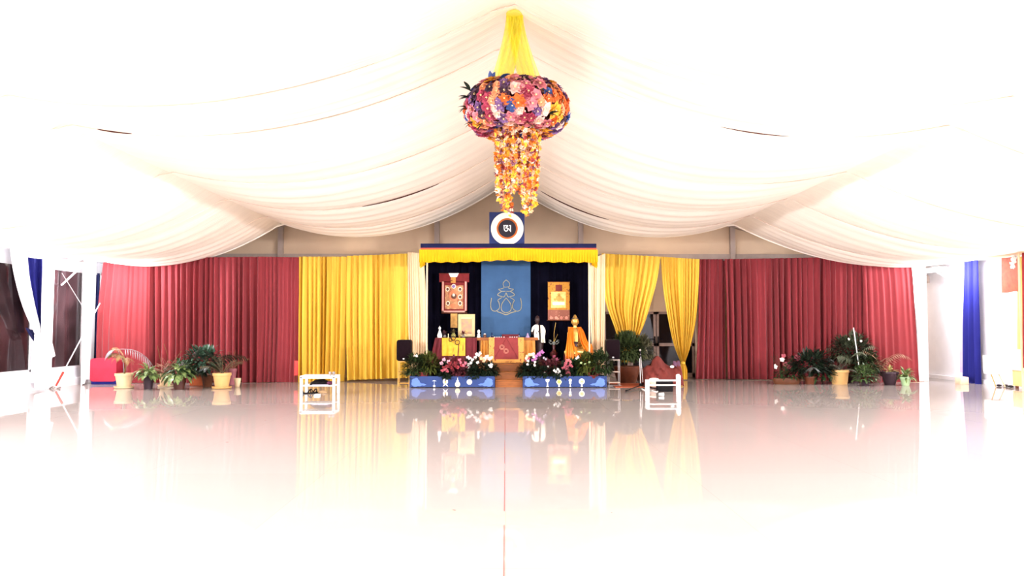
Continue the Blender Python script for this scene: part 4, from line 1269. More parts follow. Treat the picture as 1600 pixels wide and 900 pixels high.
# window side group
def potted(name, label, px, base, pw, ph, m, group, saucer=False, taper=.72):
    c_ = pp(px, base); k = c_.y / FPX
    c_ = c_ + Vector((0, 0, 0.0))
    t = thing(name, label, 'potted plant', c_, group)
    r, h = pw * k / 2 / 1.04, ph * k
    pot(t, c_, r, h, m, saucer, taper=taper)
    return t, c_ + Vector((0, 0, h * .88)), k
t, c_, k = potted('potted_palm', 'small palm with silvery drooping frond in a cream pot with saucer', 193.5, 606.5, 27, 23, M['creampot'], GL, True)
b = MB(); b.tube([c_, c_ + Vector((.03, 0, .2)), c_ + Vector((0, 0, .38))], [.02, .015, .01], 6); b.build('stem', M['stem'], t)
b = MB(); palm(b, c_ + Vector((0, 0, .36)), 6, .42, rnd, 2.4, .2, .011, dirs=[(3.4, 1.0, .42), (2.7, .8, .40), (4.5, .9, .38), (5.6, .6, .35), (3.9, 1.3, .45)]); b.build('frond', mat('dusty_frond', (150, 132, 84), .6, var=.3, trans=.2), t)
b = MB(); b.tube([c_, c_ + Vector((-.03, 0, .3)), c_ + Vector((-.17, 0, .60))], [.010, .008, .006], 5); palm(b, c_ + Vector((-.17, 0, .60)), 2, .9, rnd, 1.5, .27, .016, dirs=[(-.08, .12, .98), (3.6, .1, .26)], nleaf=30); b.build('silver_frond', mat('pale_frond', (150, 144, 148), .4, var=.15, trans=.15), t)
t, c_, k = potted('peace_lily', 'leafy green plant in a small black pot', 231.5, 608, 16, 22, M['blackpot'], GL, taper=.8)
b = MB(); broad(b, c_, 60, .42, .09, rnd, (.1, 1.35), 1.6); b.build('foliage', M['leaflight'], t)
t, c_, k = potted('dry_fern', 'wispy dry plant in a cream pot with saucer behind the black pot', 259, 604, 22, 20, M['creampot'], GL, True)
b = MB(); palm(b, c_, 11, .5, rnd, 1.2, .11, .008, (.6, 1.3)); b.build('frond', mat('dry_frond', (150, 112, 92), .7, var=.3), t)
b = MB(); b.tube([c_, P(250, 560, c_.y), P(246, 540, c_.y)], .004, 5); b.tube([c_, P(262, 555, c_.y), P(256, 537, c_.y)], .004, 5); b.tube([c_, P(275, 560, c_.y), P(284, 548, c_.y)], .004, 5); b.build('bare_twig', M['stem'], t)
t, c_, k = potted('variegated_plant', 'bushy plant with big cream edged leaves in a dark pot', 280, 608, 20, 20, mat('dark_brown_pot', (70, 34, 26), .4), GL, taper=.8)
b = MB(); broad(b, c_, 46, .50, .12, rnd, (.1, 1.3), 1.8); b.leaf(c_ + Vector((-.05, -.12, .10)), (-.1, -.6, .2), .36, .14, 2.6, seg=6); b.build('foliage', M['leaflight'], t)
b = MB(); bushy(b, c_ + Vector((0, .05, .18)), .32, .25, .22, 140, .13, .05, rnd); b.build('inner_foliage', M['leaf'], t)
# terracotta trough
a = pp(306, 603)
t = thing('terracotta_trough', 'long terracotta trough between the variegated plant and the round brown pot', 'trough', a, GL)
b = MB(); b.box((a.x - .16, a.y, 0), (a.x + .22, a.y + .22, .26), .015); b.build('trough', M['terracotta'], t, smooth=False)
b = MB(); bushy(b, a + Vector((.02, .1, .34)), .22, .14, .16, 120, .1, .04, rnd); b.build('foliage', M['leafdark'], t)
t, c_, k = potted('large_palm', 'large dark leaved palm in a round brown pot', 324, 604, 21, 21, M['brownpot'], GL, taper=.6)
b = MB(); palm(b, c_, 9, .95, rnd, 1.6, .34, .035, dirs=[(.35, .95, 1.05), (.8, 1.1, .8), (2.9, .75, .75), (3.5, .95, .8), (4.3, .6, .7), (5.2, .9, .65), (1.5, 1.2, .7), (2.2, 1.0, .8), (4.8, 1.2, .9)], nleaf=18); b.build('frond', M['leafdark'], t)
b = MB(); bushy(b, c_ + Vector((-.1, -.05, .28)), .44, .25, .36, 520, .17, .06, rnd); b.build('foliage', mat('bluish_leaf', (58, 84, 66), .4, var=.4, trans=.1), t)
b = MB(); broad(b, P(322, 548, c_.y), 26, .24, .08, rnd, (-.1, 1.2), 1.2, .1); b.build('crown', M['leaf'], t)
b = MB(); p0 = c_; b.tube([p0, P(322, 560, c_.y), P(322, 546, c_.y)], .012, 6); b.build('stem', M['stem'], t)
t, c_, k = potted('brown_grass', 'feathery brown green plant in a cream pot with saucer', 346.5, 607, 28, 24, M['yellowpot'], GL, True)
b = MB(); palm(b, c_, 12, .6, rnd, 1.4, .13, .007, (.5, 1.35)); b.build('frond', mat('brown_green', (92, 78, 54), .7, var=.35), t)
t, c_, k = potted('stick_plant', 'plant with brown canes and twiggy leaves beside the dark red curtain', 362, 601, 15, 25, M['mauvepot'], GL)
b = MB(); palm(b, c_, 9, .6, rnd, 1.0, .10, .008, (.7, 1.4)); b.build('frond', mat('russet_frond', (116, 84, 56), .7, var=.3), t)
a = pp(371, 604)
t = thing('cream_jug', 'small cream pot tilted beside the feathery brown green plant', 'pot', a, GL)
b = MB(); b.lathe([(.05, 0), (.07, .1), (.085, .2), (.075, .2), (.06, .1)], a, 16); b.build('jug', M['creampot'], t)

# wall side group
a = pp(1229, 600)
t = thing('flower_tray', 'low brown tray of pink and white flowers', 'planter', a, GR)
k = a.y / FPX
b = MB(); b.lathe([(19 * k, 0), (21 * k, 3 * k), (21.5 * k, 9 * k), (20 * k, 9 * k), (18 * k, 6 * k)], a, 28, 1.0, .5); b.build('tray', M['brownpot'], t)
b = MB(); bushy(b, a + Vector((.1, 0, .22)), .38, .2, .2, 170, .14, .05, rnd); stems(b, a + Vector((-.1, 0, .1)), .3, 9, .6, rnd); b.build('foliage', M['leaf'], t)
blossoms(t, [P(1211, 573, a.y), P(1222, 562, a.y)], .065, M['whitepetal'], rnd)
blossoms(t, [P(1224, 556, a.y), P(1244, 558, a.y), P(1246, 561, a.y), P(1227, 569, a.y), P(1232, 573, a.y), P(1235, 575, a.y), P(1249, 559, a.y)], .06, M['pinkpetal'], rnd)
t, c_, k = potted('shrub', 'dark bushy shrub in a brown pot between the tray and the yellow pot', 1266, 600, 20, 12, M['darkwood'], GR)
b = MB(); bushy(b, c_ + Vector((.0, 0, .24)), .58, .3, .40, 900, .16, .055, rnd); b.build('foliage', M['leafdark'], t)
b = MB(); bushy(b, c_ + Vector((.32, 0, .05)), .3, .25, .24, 140, .16, .055, rnd); b.build('low_foliage', M['leaf'], t)
b = MB(); palm(b, c_, 5, .8, rnd, 1.6, .26, .03, dirs=[(.2, 1.1, .8), (2.6, 1.0, .75), (4.5, .9, .7), (.9, 1.2, .85)]); b.build('frond', mat('grey_green_frond', (82, 86, 82), .4, var=.2), t)
t, c_, k = potted('feathery_plant', 'thin leaved plant in a big yellow pot', 1312, 600, 29, 22, M['yellowpot'], GR, taper=.8)
b = MB(); palm(b, c_, 12, .42, rnd, 1.3, .11, .008, (.5, 1.35)); b.build('frond', mat('dusky_green', (92, 92, 76), .6, var=.3), t)
t, c_, k = potted('large_bush', 'tall bushy plant behind the yellow pot with a white cane', 1334, 598, 20, 12, M['blackpot'], GR)
b = MB(); bushy(b, c_ + Vector((-.05, 0, .55)), .56, .26, .50, 1000, .17, .05, rnd); b.build('foliage', mat('grey_olive_leaf', (62, 68, 48), .5, var=.45, trans=.15), t)
b = MB(); bushy(b, c_ + Vector((.25, -.12, .22)), .36, .25, .38, 520, .17, .055, rnd); b.build('low_foliage', M['fern'], t)
b = MB(); palm(b, c_ + Vector((0, 0, .3)), 7, .85, rnd, 1.5, .25, .02, dirs=[(3.0, 1.0, .85), (2.2, 1.2, .8), (.3, 1.1, .8), (4.6, .9, .8), (5.4, 1.1, .8), (3.6, .8, .7)]); b.build('frond', mat('soft_green_frond', (92, 100, 78), .5, var=.3), t)
b = MB(); b.tube([c_ + Vector((0, -.3, .3)), P(1333.5, 512, c_.y - .3)], .012, 6); b.build('cane', M['whitepaint'], t)
blossoms(t, [P(1326, 530, c_.y - .3), P(1345, 533, c_.y - .3)], .035, M['whitepetal'], rnd)
t, c_, k = potted('trailing_plant', 'trailing leafy plant spilling to the floor in front of the tall bush', 1352, 602.5, 14, 9, M['blackpot'], GR)
b = MB(); bushy(b, c_ + Vector((0, 0, .08)), .30, .2, .28, 260, .11, .05, rnd); b.build('foliage', mat('lime_leaf', (64, 84, 42), .5, var=.4), t)
t, c_, k = potted('fan_palm', 'light palm with arching fronds in a mauve pot', 1372, 598, 14, 14, M['mauvepot'], GR)
b = MB(); palm(b, c_, 8, .95, rnd, 2.0, .24, .014, dirs=[(3.6, 1.25, .95), (2.9, 1.15, .85), (.05, 1.05, 1.1), (5.9, 1.2, .9), (1.2, 1.3, .8), (.3, 1.3, .6)], nleaf=20); b.build('frond', mat('straw_frond', (166, 132, 104), .5, var=.25, trans=.2), t)
t, c_, k = potted('shallow_palm', 'low spiky plant in a wide black pot', 1390.5, 601.5, 27, 21, M['blackpot'], GR, taper=.6)
b = MB(); broad(b, c_, 26, .24, .045, rnd, (.3, 1.3), .9); b.build('foliage', mat('tan_green', (150, 140, 84), .5, var=.4), t)
t, c_, k = potted('small_plant', 'small green leafy plant in a pale green pot', 1415, 602, 18, 13, M['greenpot'], GR, taper=.6)
b = MB(); broad(b, c_, 64, .32, .05, rnd, (.05, 1.4), 1.4); b.build('foliage', M['leaflight'], t)

# ---- stage front planting: each plant stands in its planter box
GS1, GS2 = 'plants in the blue box with the fish and vase', 'plants in the blue box with the wheel'
def splant(name, label, px, Y, group, z=ZPT - .10):
    c_ = Vector((P(px, 588, Y).x, Y, z)); return thing(name, label, 'plant', c_, group), c_
def P2(x, y, Y): return P(x, y, Y)
t, c_ = splant('asparagus_fern', 'feathery green fern at the loudspeaker end of the fish planter', 653, 18.52, GS1)
b = MB(); bushy(b, c_ + Vector((-.03, 0, .26)), .30, .25, .33, 900, .14, .034, rnd); palm(b, c_, 9, .5, rnd, 1.5, .09, .007, (.5, 1.3)); b.build('foliage', M['fern'], t)
blossoms(t, [P2(651, 556, 18.35), P2(648, 557, 18.4)], .035, M['whitepetal'], rnd)
t, c_ = splant('bright_fern', 'mossy green fern beside the loudspeaker end fern', 669, 18.56, GS1)
b = MB(); bushy(b, c_ + Vector((0, 0, .30)), .26, .22, .32, 800, .13, .034, rnd); b.build('foliage', mat('moss_green', (70, 76, 26), .6, var=.35, trans=.2), t)
t, c_ = splant('red_potted_flower', 'low plant in a dark red pot in front of the mossy fern', 661, 18.42, GS1)
b = MB(); b.lathe([(.10, 0), (.13, .2), (.12, .2), (.10, .15)], c_, 18); b.build('pot', M['redpetal'], t)
b = MB(); bushy(b, c_ + Vector((0, 0, .2)), .14, .1, .08, 60, .07, .02, rnd); b.build('foliage', M['fern'], t)
def flowerbed(name, label, px, Y, group, dark, flowers, w=.2, h=.3, n=220):
    t, c_ = splant(name, label, px, Y, group)
    b = MB(); bushy(b, c_ + Vector((0, 0, h * .55)), w * 1.1, .18, h * .62, int(n * 1.7), .11, .045, rnd); stems(b, c_, w, 6, h * 1.3, rnd); b.build('foliage', dark, t)
    for pts, r, m in flowers: blossoms(t, [P2(x, y, Y - .16) for x, y in pts], r, m, rnd)
    return t
DK = M['leafdark']; WINE = mat('wine_leaf', (84, 34, 40), .6, var=.4)
flowerbed('pink_anthurium', 'pale pink drooping blooms on thin stalks in the fish planter', 693, 18.6, GS1, DK, [([(694, 562), (701, 565), (690, 567)], .05, mat('dusty_pink', (200, 140, 150), .6)), ([(704, 560), (709, 556)], .04, WINE)], .18, .36)
flowerbed('salmon_cyclamen', 'salmon pink flowers hanging over the edge of the fish planter', 697, 18.44, GS1, DK, [([(691, 579), (696, 577), (699, 580)], .045, M['pinkpetal']), ([(693, 574), (698, 572)], .04, M['redpetal'])], .16, .2)
flowerbed('red_begonia', 'dense red flowers in the middle of the fish planter', 709, 18.52, GS1, WINE, [([(701, 572), (705, 574), (709, 570), (713, 573), (707, 577), (712, 567), (703, 567)], .05, M['redpetal']), ([(716, 574), (721, 571)], .04, mat('rose_red', (190, 70, 80), .6))], .2, .3)
flowerbed('pink_cyclamen', 'small rose flowers beside the white orchids', 722, 18.5, GS1, WINE, [([(720, 566), (724, 571), (727, 567), (718, 562)], .04, mat('rose_pink', (196, 96, 110), .6))], .16, .3)
t = flowerbed('white_orchid', 'tall white orchid sprays in the fish planter', 737, 18.6, GS1, DK, [([(731, 558), (734, 560), (745, 553), (748, 555), (750, 552), (743, 558), (736, 567), (732, 570), (734, 575), (731, 578), (746, 566), (738, 562)], .042, M['whitepetal']), ([(726, 571), (729, 574)], .035, M['pinkpetal'])], .22, .42)
flowerbed('pale_pink_lily', 'pale pink lilies in front of the altar frontal', 754, 18.62, GS1, mat('peach_leaf', (150, 96, 60), .6, var=.3), [([(761, 557), (765, 561), (758, 560), (768, 559)], .05, mat('pale_lily', (236, 186, 180), .6)), ([(752, 560), (756, 563)], .05, mat('peach_bloom', (220, 160, 120), .6))], .16, .42, 120)
flowerbed('dark_shrub', 'dark green shrub with one white bloom beside the wooden steps', 762, 18.5, GS1, DK, [([(765, 571), (768, 570), (767, 573)], .04, M['whitepetal'])], .24, .34, 320)
flowerbed('dark_ground_plant', 'low dark foliage filling the middle of the fish planter', 742, 18.46, GS1, DK, [], .26, .26, 300)
# second planter
flowerbed('dark_shrub', 'dark green shrub with hanging white blooms beside the wooden steps', 824, 18.5, GS2, DK, [([(824, 569), (825, 564), (835, 571), (835.5, 566)], .035, M['whitepetal'])], .22, .32, 300)
t = flowerbed('orchid_spray', 'arching cream and mauve orchid spray in the wheel planter', 833, 18.66, GS2, DK, [([(824, 556), (827, 554), (830, 554), (822, 560)], .04, M['creampetal']), ([(833, 553), (834, 557)], .045, M['whitepetal']), ([(838, 556), (841, 553), (844, 551), (847, 549), (837, 561), (832, 563), (843, 555), (848, 551)], .042, M['mauvepetal']), ([(821, 562), (826, 560)], .04, M['pinkpetal'])], .18, .46, 140)
flowerbed('wine_foliage', 'wine coloured leafy plant behind the white cluster of the wheel planter', 860, 18.6, GS2, WINE, [([(850, 559), (853, 561)], .03, mat('grey_bloom', (150, 140, 150), .6)), ([(856, 573), (851, 582)], .025, M['whitepetal']), ([(866, 557), (870, 561)], .04, mat('wine_bloom', (110, 40, 60), .6))], .3, .4, 340)
flowerbed('white_begonia', 'cluster of white flowers hanging over the wheel planter edge', 872, 18.44, GS2, DK, [([(866, 579), (869, 581), (872, 577), (874, 580), (872, 584), (876, 586)], .035, M['whitepetal'])], .16, .22)
flowerbed('pink_begonia', 'pink flowers trailing over the front edge of the wheel planter', 886, 18.5, GS2, DK, [([(884, 576), (887, 573), (888, 579), (885, 582), (889, 584), (890, 588), (891, 570), (880, 575), (883, 571), (893, 572), (884, 568)], .042, M['pinkpetal']), ([(888, 563), (891, 565), (885, 564)], .04, mat('dusk_pink', (190, 100, 100), .6))], .18, .36)
flowerbed('dark_ground_plant', 'low dark foliage filling the middle of the wheel planter', 850, 18.46, GS2, DK, [], .32, .26, 300)
flowerbed('white_lily', 'single white bloom above green leaves by the golden statue', 900, 18.62, GS2, M['leaf'], [([(901, 560), (903, 558)], .035, M['whitepetal']), ([(893, 572)], .03, M['creampetal'])], .16, .42)
t, c_ = splant('bright_fern', 'feathery green fern with pale tips in the wheel planter', 917, 18.56, GS2)
b = MB(); bushy(b, c_ + Vector((0, 0, .30)), .26, .22, .32, 800, .13, .034, rnd); b.build('foliage', mat('moss_green', (88, 100, 30), .6), t)
blossoms(t, [P2(908, 567, 18.35), P2(914, 569, 18.35), P2(921, 566, 18.35)], .03, mat('pale_tip', (150, 170, 110), .6), rnd)
t, c_ = splant('asparagus_fern', 'feathery green fern at the loudspeaker end of the wheel planter', 937, 18.54, GS2)
b = MB(); bushy(b, c_ + Vector((0, 0, .30)), .28, .25, .38, 900, .14, .034, rnd); palm(b, c_, 9, .5, rnd, 1.5, .09, .007, (.5, 1.3)); b.build('foliage', M['fern'], t)
t, c_ = splant('red_potted_flower', 'dark red potted flower between the two ferns of the wheel planter', 927, 18.4, GS2)
b = MB(); b.lathe([(.09, 0), (.12, .12), (.11, .12), (.09, .08)], c_, 18); b.build('pot', M['redpetal'], t)
b = MB(); bushy(b, c_ + Vector((0, 0, .18)), .16, .1, .09, 70, .08, .04, rnd); b.build('petals', M['redpetal'], t)

# ------------------------------------------------------------------ loudspeakers on stands
def rounded(cx, cz, w, h, r, taper=0.0, n=5):
    pts = []
    for (sx, sz, a0) in ((1, 1, 0), (-1, 1, 90), (-1, -1, 180), (1, -1, 270)):
        for k in range(n + 1):
            a = R(a0 + 90 * k / n)
            ww = w / 2 - (taper if sz > 0 else 0)
            pts.append((cx + sx * (ww - r) + r * math.cos(a), cz + sz * (h / 2 - r) + r * math.sin(a)))
    return pts
def speaker(px0, px1, py0, py1, Y, label):
    a, c_ = P(px0, py0, Y), P(px1, py1, Y)
    cx, cz, w, h = (a.x + c_.x) / 2, (a.z + c_.z) / 2, c_.x - a.x, a.z - c_.z
    t = thing('loudspeaker', label, 'loudspeaker', (cx, Y + .15, c_.z), 'loudspeakers either side of the stage')
    b = MB(); b.prism(rounded(cx, cz, w, h, .06, .0), Y + .02, Y + .3); b.build('cabinet', M['black'], t, smooth=False)
    b = MB(); b.prism(rounded(cx, cz + .005, w * .9, h * .92, .05, .0), Y, Y + .022); gr_ = b.build('grille', M['grille'], t, smooth=False)
    b = MB(); b.box((cx - .02, Y - .004, cz - h * .42), (cx + .02, Y + .002, cz - h * .42 + .03)); b.build('badge', M['whitepaint'], gr_, smooth=False)
    b = MB(); b.tube([(cx + w * .3, Y + .3, cz - h * .3), (cx + w * .55, Y + .3, c_.z + .0), (cx + w * .6, Y + .28, c_.z - .02), (cx + w * .6, Y + .28, c_.z - .22)], .008, 6); b.build('cable', M['black'], t)
    return cx, c_.z
YL = 18.62
cx, z0 = speaker(619.5, 642, 531, 564.2, YL, 'black loudspeaker standing on the bamboo stool')
t = thing('bamboo_stool', 'slim bamboo stool under the loudspeaker by the fish planter', 'stool', (cx, YL + .15, 0))
w = .135
b = MB(); b.box((cx - w - .01, YL + .02, z0 - .03), (cx + w + .01, YL + .3, z0), .006); b.build('seat', M['bamboo'], t, smooth=False)
for sx in (-1, 1):
    for yy in (YL + .04, YL + .28):
        b = MB(); b.tube([(cx + sx * w, yy, 0), (cx + sx * w * .94, yy, z0 - .03)], .013, 8); b.build('leg', M['bamboo'], t)
for zz in (.07, .35):
    b = MB(); b.tube([(cx - w, YL + .04, zz), (cx + w, YL + .04, zz)], .009, 6); b.tube([(cx - w, YL + .28, zz), (cx + w, YL + .28, zz)], .009, 6)
    b.tube([(cx - w, YL + .04, zz), (cx - w, YL + .28, zz)], .009, 6); b.tube([(cx + w, YL + .04, zz), (cx + w, YL + .28, zz)], .009, 6); b.build('rung', M['bamboo'], t)
YR = 18.75
cx, z0 = speaker(947, 969, 530.5, 561.8, YR, 'black loudspeaker on the pale metal stand near the microphone')
t = thing('metal_stand', 'pale metal shelf stand under the loudspeaker near the microphone', 'stand', (cx + .03, YR + .15, 0))
for sx in (-1, 1):
    for yy in (YR + .04, YR + .28):
        b = MB(); b.tube([(cx + .03 + sx * .13, yy, 0.012), (cx + .03 + sx * .13, yy, z0 - .02)], .011, 8); b.build('leg', M['steel'], t)
for zz in (z0 - .02, .33, .07):
    b = MB(); b.box((cx - .11, YR + .03, zz), (cx + .17, YR + .29, zz + .018)); b.build('shelf', mat('pale_shelf', (214, 190, 170), .5), t, smooth=False)
b = MB(); b.box((cx - .14, YR - .03, 0), (cx + .20, YR + .32, .02), .004); b.build('base_plate', M['steel'], t, smooth=False)

# ------------------------------------------------------------------ microphone stand
c_ = PF(1001, 605.5)
def pm(px, py): return P(px, py, c_.y)
t = thing('microphone_stand', 'black tripod microphone stand beside the draped red seat', 'microphone stand', c_)
b = MB(); b.tube([pm(1001, 604), pm(999.5, 560)], .012); b.build('lower_tube', M['steel'], t)
b = MB(); b.tube([pm(1004.5, 597), pm(1001, 556), pm(1000.5, 552)], .008); b.build('boom', M['steel'], t)
b = MB(); b.ell(pm(1000.5, 556), (.03, .03, .02)); b.ell(pm(1001, 601), (.035, .035, .035)); b.build('clutch', M['black'], t)
for (px, py) in ((978.5, 612), (1024, 609), (1008, 600)):
    q = PF(px, py) + Vector((0, 0, .02))
    b = MB(); b.tube([pm(1001, 602), q], [.014, .012]); b.ell(q, (.022, .022, .02), 8, 5); b.build('leg', M['black'], t)
t2 = thing('microphone', 'silver headed microphone clipped to the tripod stand', 'microphone', pm(1000.5, 553))
b = MB(); b.tube([pm(1001, 553.5), pm(1000.3, 549)], [.012, .016]); b.build('handle', M['black'], t2)
b = MB(); b.ell(pm(1000.2, 547.2), (.024, .024, .034)); b.build('head', M['steel'], t2)

# ------------------------------------------------------------------ draped red seat, cushion, boxes
YQ = 18.9
t = thing('draped_seat', 'low seat and backrest draped in a dull red cloth', 'seat', P(1033, 600, YQ))
prof = [(1004, 598), (1006, 577), (1011, 572), (1017, 569), (1021, 560.5), (1025, 556.5), (1030, 557), (1034, 561.5), (1039, 568), (1045, 571.5), (1050, 573), (1052, 568), (1057, 565.5), (1062, 568), (1064, 598)]
b = MB()
pr = [P(x, y, YQ) for x, y in prof]
def sf(u, v):
    p = smooth_list(pr, u)
    y = YQ - .28 * math.sin(v * PI / 2) ** .8 if v < .5 else YQ - .28 * math.sin(v * PI / 2) ** .8
    z = max(0.01, p.z * (1 - (max(0, v - .15) / .85) ** 2.2) + .0)
    q = Vector((p.x, YQ + .05 - .42 * v, z))
    n_ = noise.noise(q * 6) * .06 + .022 * math.sin(q.x * 30 + q.z * 22) + .012 * math.sin(q.x * 61 - q.z * 35)
    return q + Vector((0, n_, n_ * .5))
b.grid(sf, 60, 24); b.grid(lambda u, v: Vector((smooth_list(pr, u).x, YQ + .05 + .25 * v, max(.01, smooth_list(pr, u).z * (1 - v ** 2)))), 40, 10)
b.build('drape', mat('dull_red_cloth', (98, 36, 28), .8, var=.2, scale=6), t)
b = MB(); a = P(1056, 566, YQ - .05); b.sheet(lambda u, v: (a.x - .08 + .16 * u, YQ - .1 - .1 * v, a.z + .02 - .12 * v + .02 * math.sin(u * 9)), 8, 4, (0, .02, 0)); b.build('folded_shawl', mat('lilac_cloth', (92, 60, 80), .7), t)
b = MB(); b.ell(P(1050, 573, YQ - .25), (.05, .04, .035)); tag(b.build('white_napkin', M['whitepaint']), 'crumpled white napkin on the draped red seat', 'napkin')
# dusty green plant and terracotta tub behind the microphone
c_ = PF(985, 600); c_.y += .6; 
t = thing('tall_bush', 'wide dark green bush in a brown tub behind the microphone stand', 'plant', c_)
b = MB(); b.lathe([(.24, 0), (.32, .25), (.34, .42), (.3, .42)], c_, 24); b.build('tub', M['darkwood'], t)
b = MB(); bushy(b, c_ + Vector((.02, 0, .76)), .40, .28, .52, 1900, .15, .045, rnd); b.build('foliage', mat('olive_foliage', (56, 68, 34), .6, var=.4, trans=.1), t)
c_ = PF(1014, 599); c_.y += .9
t = thing('grey_bush', 'smaller dusty green bush between the microphone stand and the draped seat', 'plant', c_)
b = MB(); b.lathe([(.14, 0), (.18, .2), (.19, .34), (.16, .34)], c_, 20); b.build('tub', M['darkwood'], t)
b = MB(); bushy(b, c_ + Vector((0, 0, .74)), .28, .2, .46, 900, .12, .036, rnd); b.build('foliage', mat('dusty_green', (86, 84, 58), .6, var=.4, trans=.1), t)
# folded khaki/orange floor mat
b = MB(); a, d_ = PF(962, 605.5), PF(1004, 599.5)
b.box((a.x, a.y, 0), (d_.x, d_.y, .012)); tag(b.build('floor_mat', mat('orange_mat', (160, 76, 42), .8), smooth=False), 'flat orange mat under the microphone stand', 'mat')
# white cushion and dark box under the side frame
c_ = PF(1022, 606)
b = MB(); b.ell(c_ + Vector((0, 0, .10)), (.13, .1, .09), 18, 10); t = thing('meditation_cushion', 'small cream round cushion beside the microphone legs', 'cushion', c_)
b.build('cushion', mat('cushion_cream', (206, 176, 156), .8), t)
b = MB(); b.ell(c_ + Vector((-.0, 0, .20)), (.12, .09, .035), 18, 8); b.build('top_pad', M['shawl'], t)
q = PF(1040, 612)
t = thing('dark_crate', 'black box on the floor behind the white framed table', 'box', q)
b = MB(); b.box((q.x - .16, q.y, 0), (q.x + .17, q.y + .28, .23), .012); b.build('box', M['black'], t, smooth=False)
b = MB(); b.box((q.x - .155, q.y + .01, .23), (q.x + .165, q.y + .27, .245), .004); b.build('lid', mat('dark_grey_lid', (60, 50, 50), .5), t, smooth=False)
b = MB(); q = PF(1033.5, 619); b.tube([q + Vector((-.05, 0, .036)), q + Vector((.05, .01, .036))], [.026, .036], 16)
tag(b.build('paper_cup', M['whitepaint']), 'white paper cup lying on the floor by the white framed table', 'cup')
b = MB()
for k in range(1): b.tube([PF(1003, 608) + Vector((0, 0, .01)), PF(1010, 611.5) + Vector((0, 0, .01)), PF(1018, 610.5) + Vector((0, 0, .01)), PF(1026, 613) + Vector((0, 0, .01)), PF(1031, 610) + Vector((0, 0, .01))], .009, 6)
tag(b.build('cable', M['whitepaint']), 'pale cable curling on the floor in front of the microphone stand', 'cable')

# ------------------------------------------------------------------ white tables
def low_table(px0, px1, base, top, label, shelf, right_extra=0, dp=.5):
    a, c_ = PF(px0, base), PF(px1, base)
    Y = a.y; k = Y / FPX
    zt = P(px0, top, Y).z
    zs_ = P(px0, shelf, Y).z
    t = thing('low_white_table', label, 'table', ((a.x + c_.x) / 2, Y + .25, 0))
    lw = 4.0 * k
    b = MB(); b.box((a.x, Y, zt - 4.2 * k if not right_extra else zt - .025), (c_.x, Y + dp, zt), .006); b.build('table_top', M['whitepaint'], t, smooth=False)
    for xx in (a.x, c_.x - lw):
        for yy in (Y, Y + dp - lw):
            ex = right_extra if (xx > a.x) else 0
            b = MB(); b.box((xx, yy, 0), (xx + lw, yy + lw, zt - .02 + ex), .004); b.build('leg', M['whitepaint'], t, smooth=False)
    b = MB(); b.box((a.x + lw * .5, Y + .02, zs_ - .02), (c_.x - lw * .5, Y + dp - .02, zs_), .003); b.build('shelf', M['whitepaint'], t, smooth=False)
    return a.x, c_.x, Y, zt, zs_
ax, bx, Y, zt, zs_ = low_table(468, 523, 617, 587.2, 'low white table with shelf in front of the narrow yellow curtain', 602.5)
# black cloth bundle on the shelf
t = thing('folded_black_cloth', 'crumpled black garment on the shelf of the low white table', 'garment', ((ax + bx) / 2, Y + .2, zs_))
b = MB(); x0, x1 = P(482, 600, Y).x, P(511, 600, Y).x
def bf(u, v):
    x = x0 + (x1 - x0) * u; yy = Y + .06 + .34 * v
    hgt = .115 * (math.sin(PI * min(1, max(0, u))) ** .35) * math.sin(PI * v) ** .4 * (1 + .25 * noise.noise(Vector((u * 5, v * 4, 2))))
    return (x, yy, zs_ + .004 + hgt)
b.grid(bf, 30, 14); b.build('cloth', M['black'], t)
b = MB(); b.box((P(487, 600, Y).x, Y + .03, zs_), (P(512, 600, Y).x, Y + .3, zs_ + .018), .004); b.build('magazine', mat('grey_paper', (200, 190, 210), .6), t, smooth=False)
b = MB(); b.ell((P(513, 600, Y).x, Y + .15, zs_ + .045), (.07, .1, .04)); tag(b.build('plum_pouch', mat('plum_cloth', (90, 40, 66), .8)), 'plum coloured pouch at the end of the white table shelf', 'pouch')
# cups on the top
for k, px in enumerate((515.7, 521.3)):
    p = P(px, 585, Y + .1); p.z = zt
    if k == 0:
        b = MB(); b.lathe([(.018, 0), (.026, .015), (.03, .06), (.031, .08), (.027, .08), (.024, .02)], (0, 0, 0), 16)
        cup0 = thing('small_cup', 'small grey cup on the low white table, the nearer of two to its middle', 'cup', (0, 0, 0), 'pair of cups on the low white table')
        b.build('body', M['steel'], cup0); cc = cup0
        b = MB(); b.tube([(.03, 0, .06), (.045, 0, .05), (.042, 0, .025), (.027, 0, .02)], .004, 6); b.build('handle', M['steel'], cup0)
    else: cc = copy_tree(cup0); cc['label'] = 'small grey cup at the very end of the low white table'
    cc.location = p
# sandals and papers on the floor under the table
sd = MB()
sd.prism([(-.11, -.035), (-.05, -.045), (.05, -.04), (.12, -.045), (.14, 0), (.12, .045), (.05, .03), (-.05, .04), (-.11, .035), (-.13, 0)], 0, .022, 'z')
for k, (px, py, rz, tilt) in enumerate(((481, 615, .3, 0), (492, 614, 1.1, .2))):
    q = PF(px, py)
    if k == 0:
        sand = thing('sandal', 'black sandal on the floor under the low white table, nearer the leg', 'sandal', (0, 0, 0), 'pair of sandals under the white table')
        sd.build('sole', M['black'], sand)
        b = MB(); b.tube([(.0, -.045, .02), (.03, -.03, .07), (.05, 0, .085), (.03, .03, .07), (.0, .045, .02)], .012, 6); b.tube([(-.09, -.035, .02), (-.12, -.02, .08), (-.125, 0, .09), (-.12, .02, .08), (-.09, .035, .02)], .010, 6); b.build('strap', M['black'], sand)
        ss = sand
    else: ss = copy_tree(sand); ss['label'] = 'black sandal turned sideways beside its pair under the low white table'
    ss.location = q; ss.rotation_euler = (0, 0, rz)
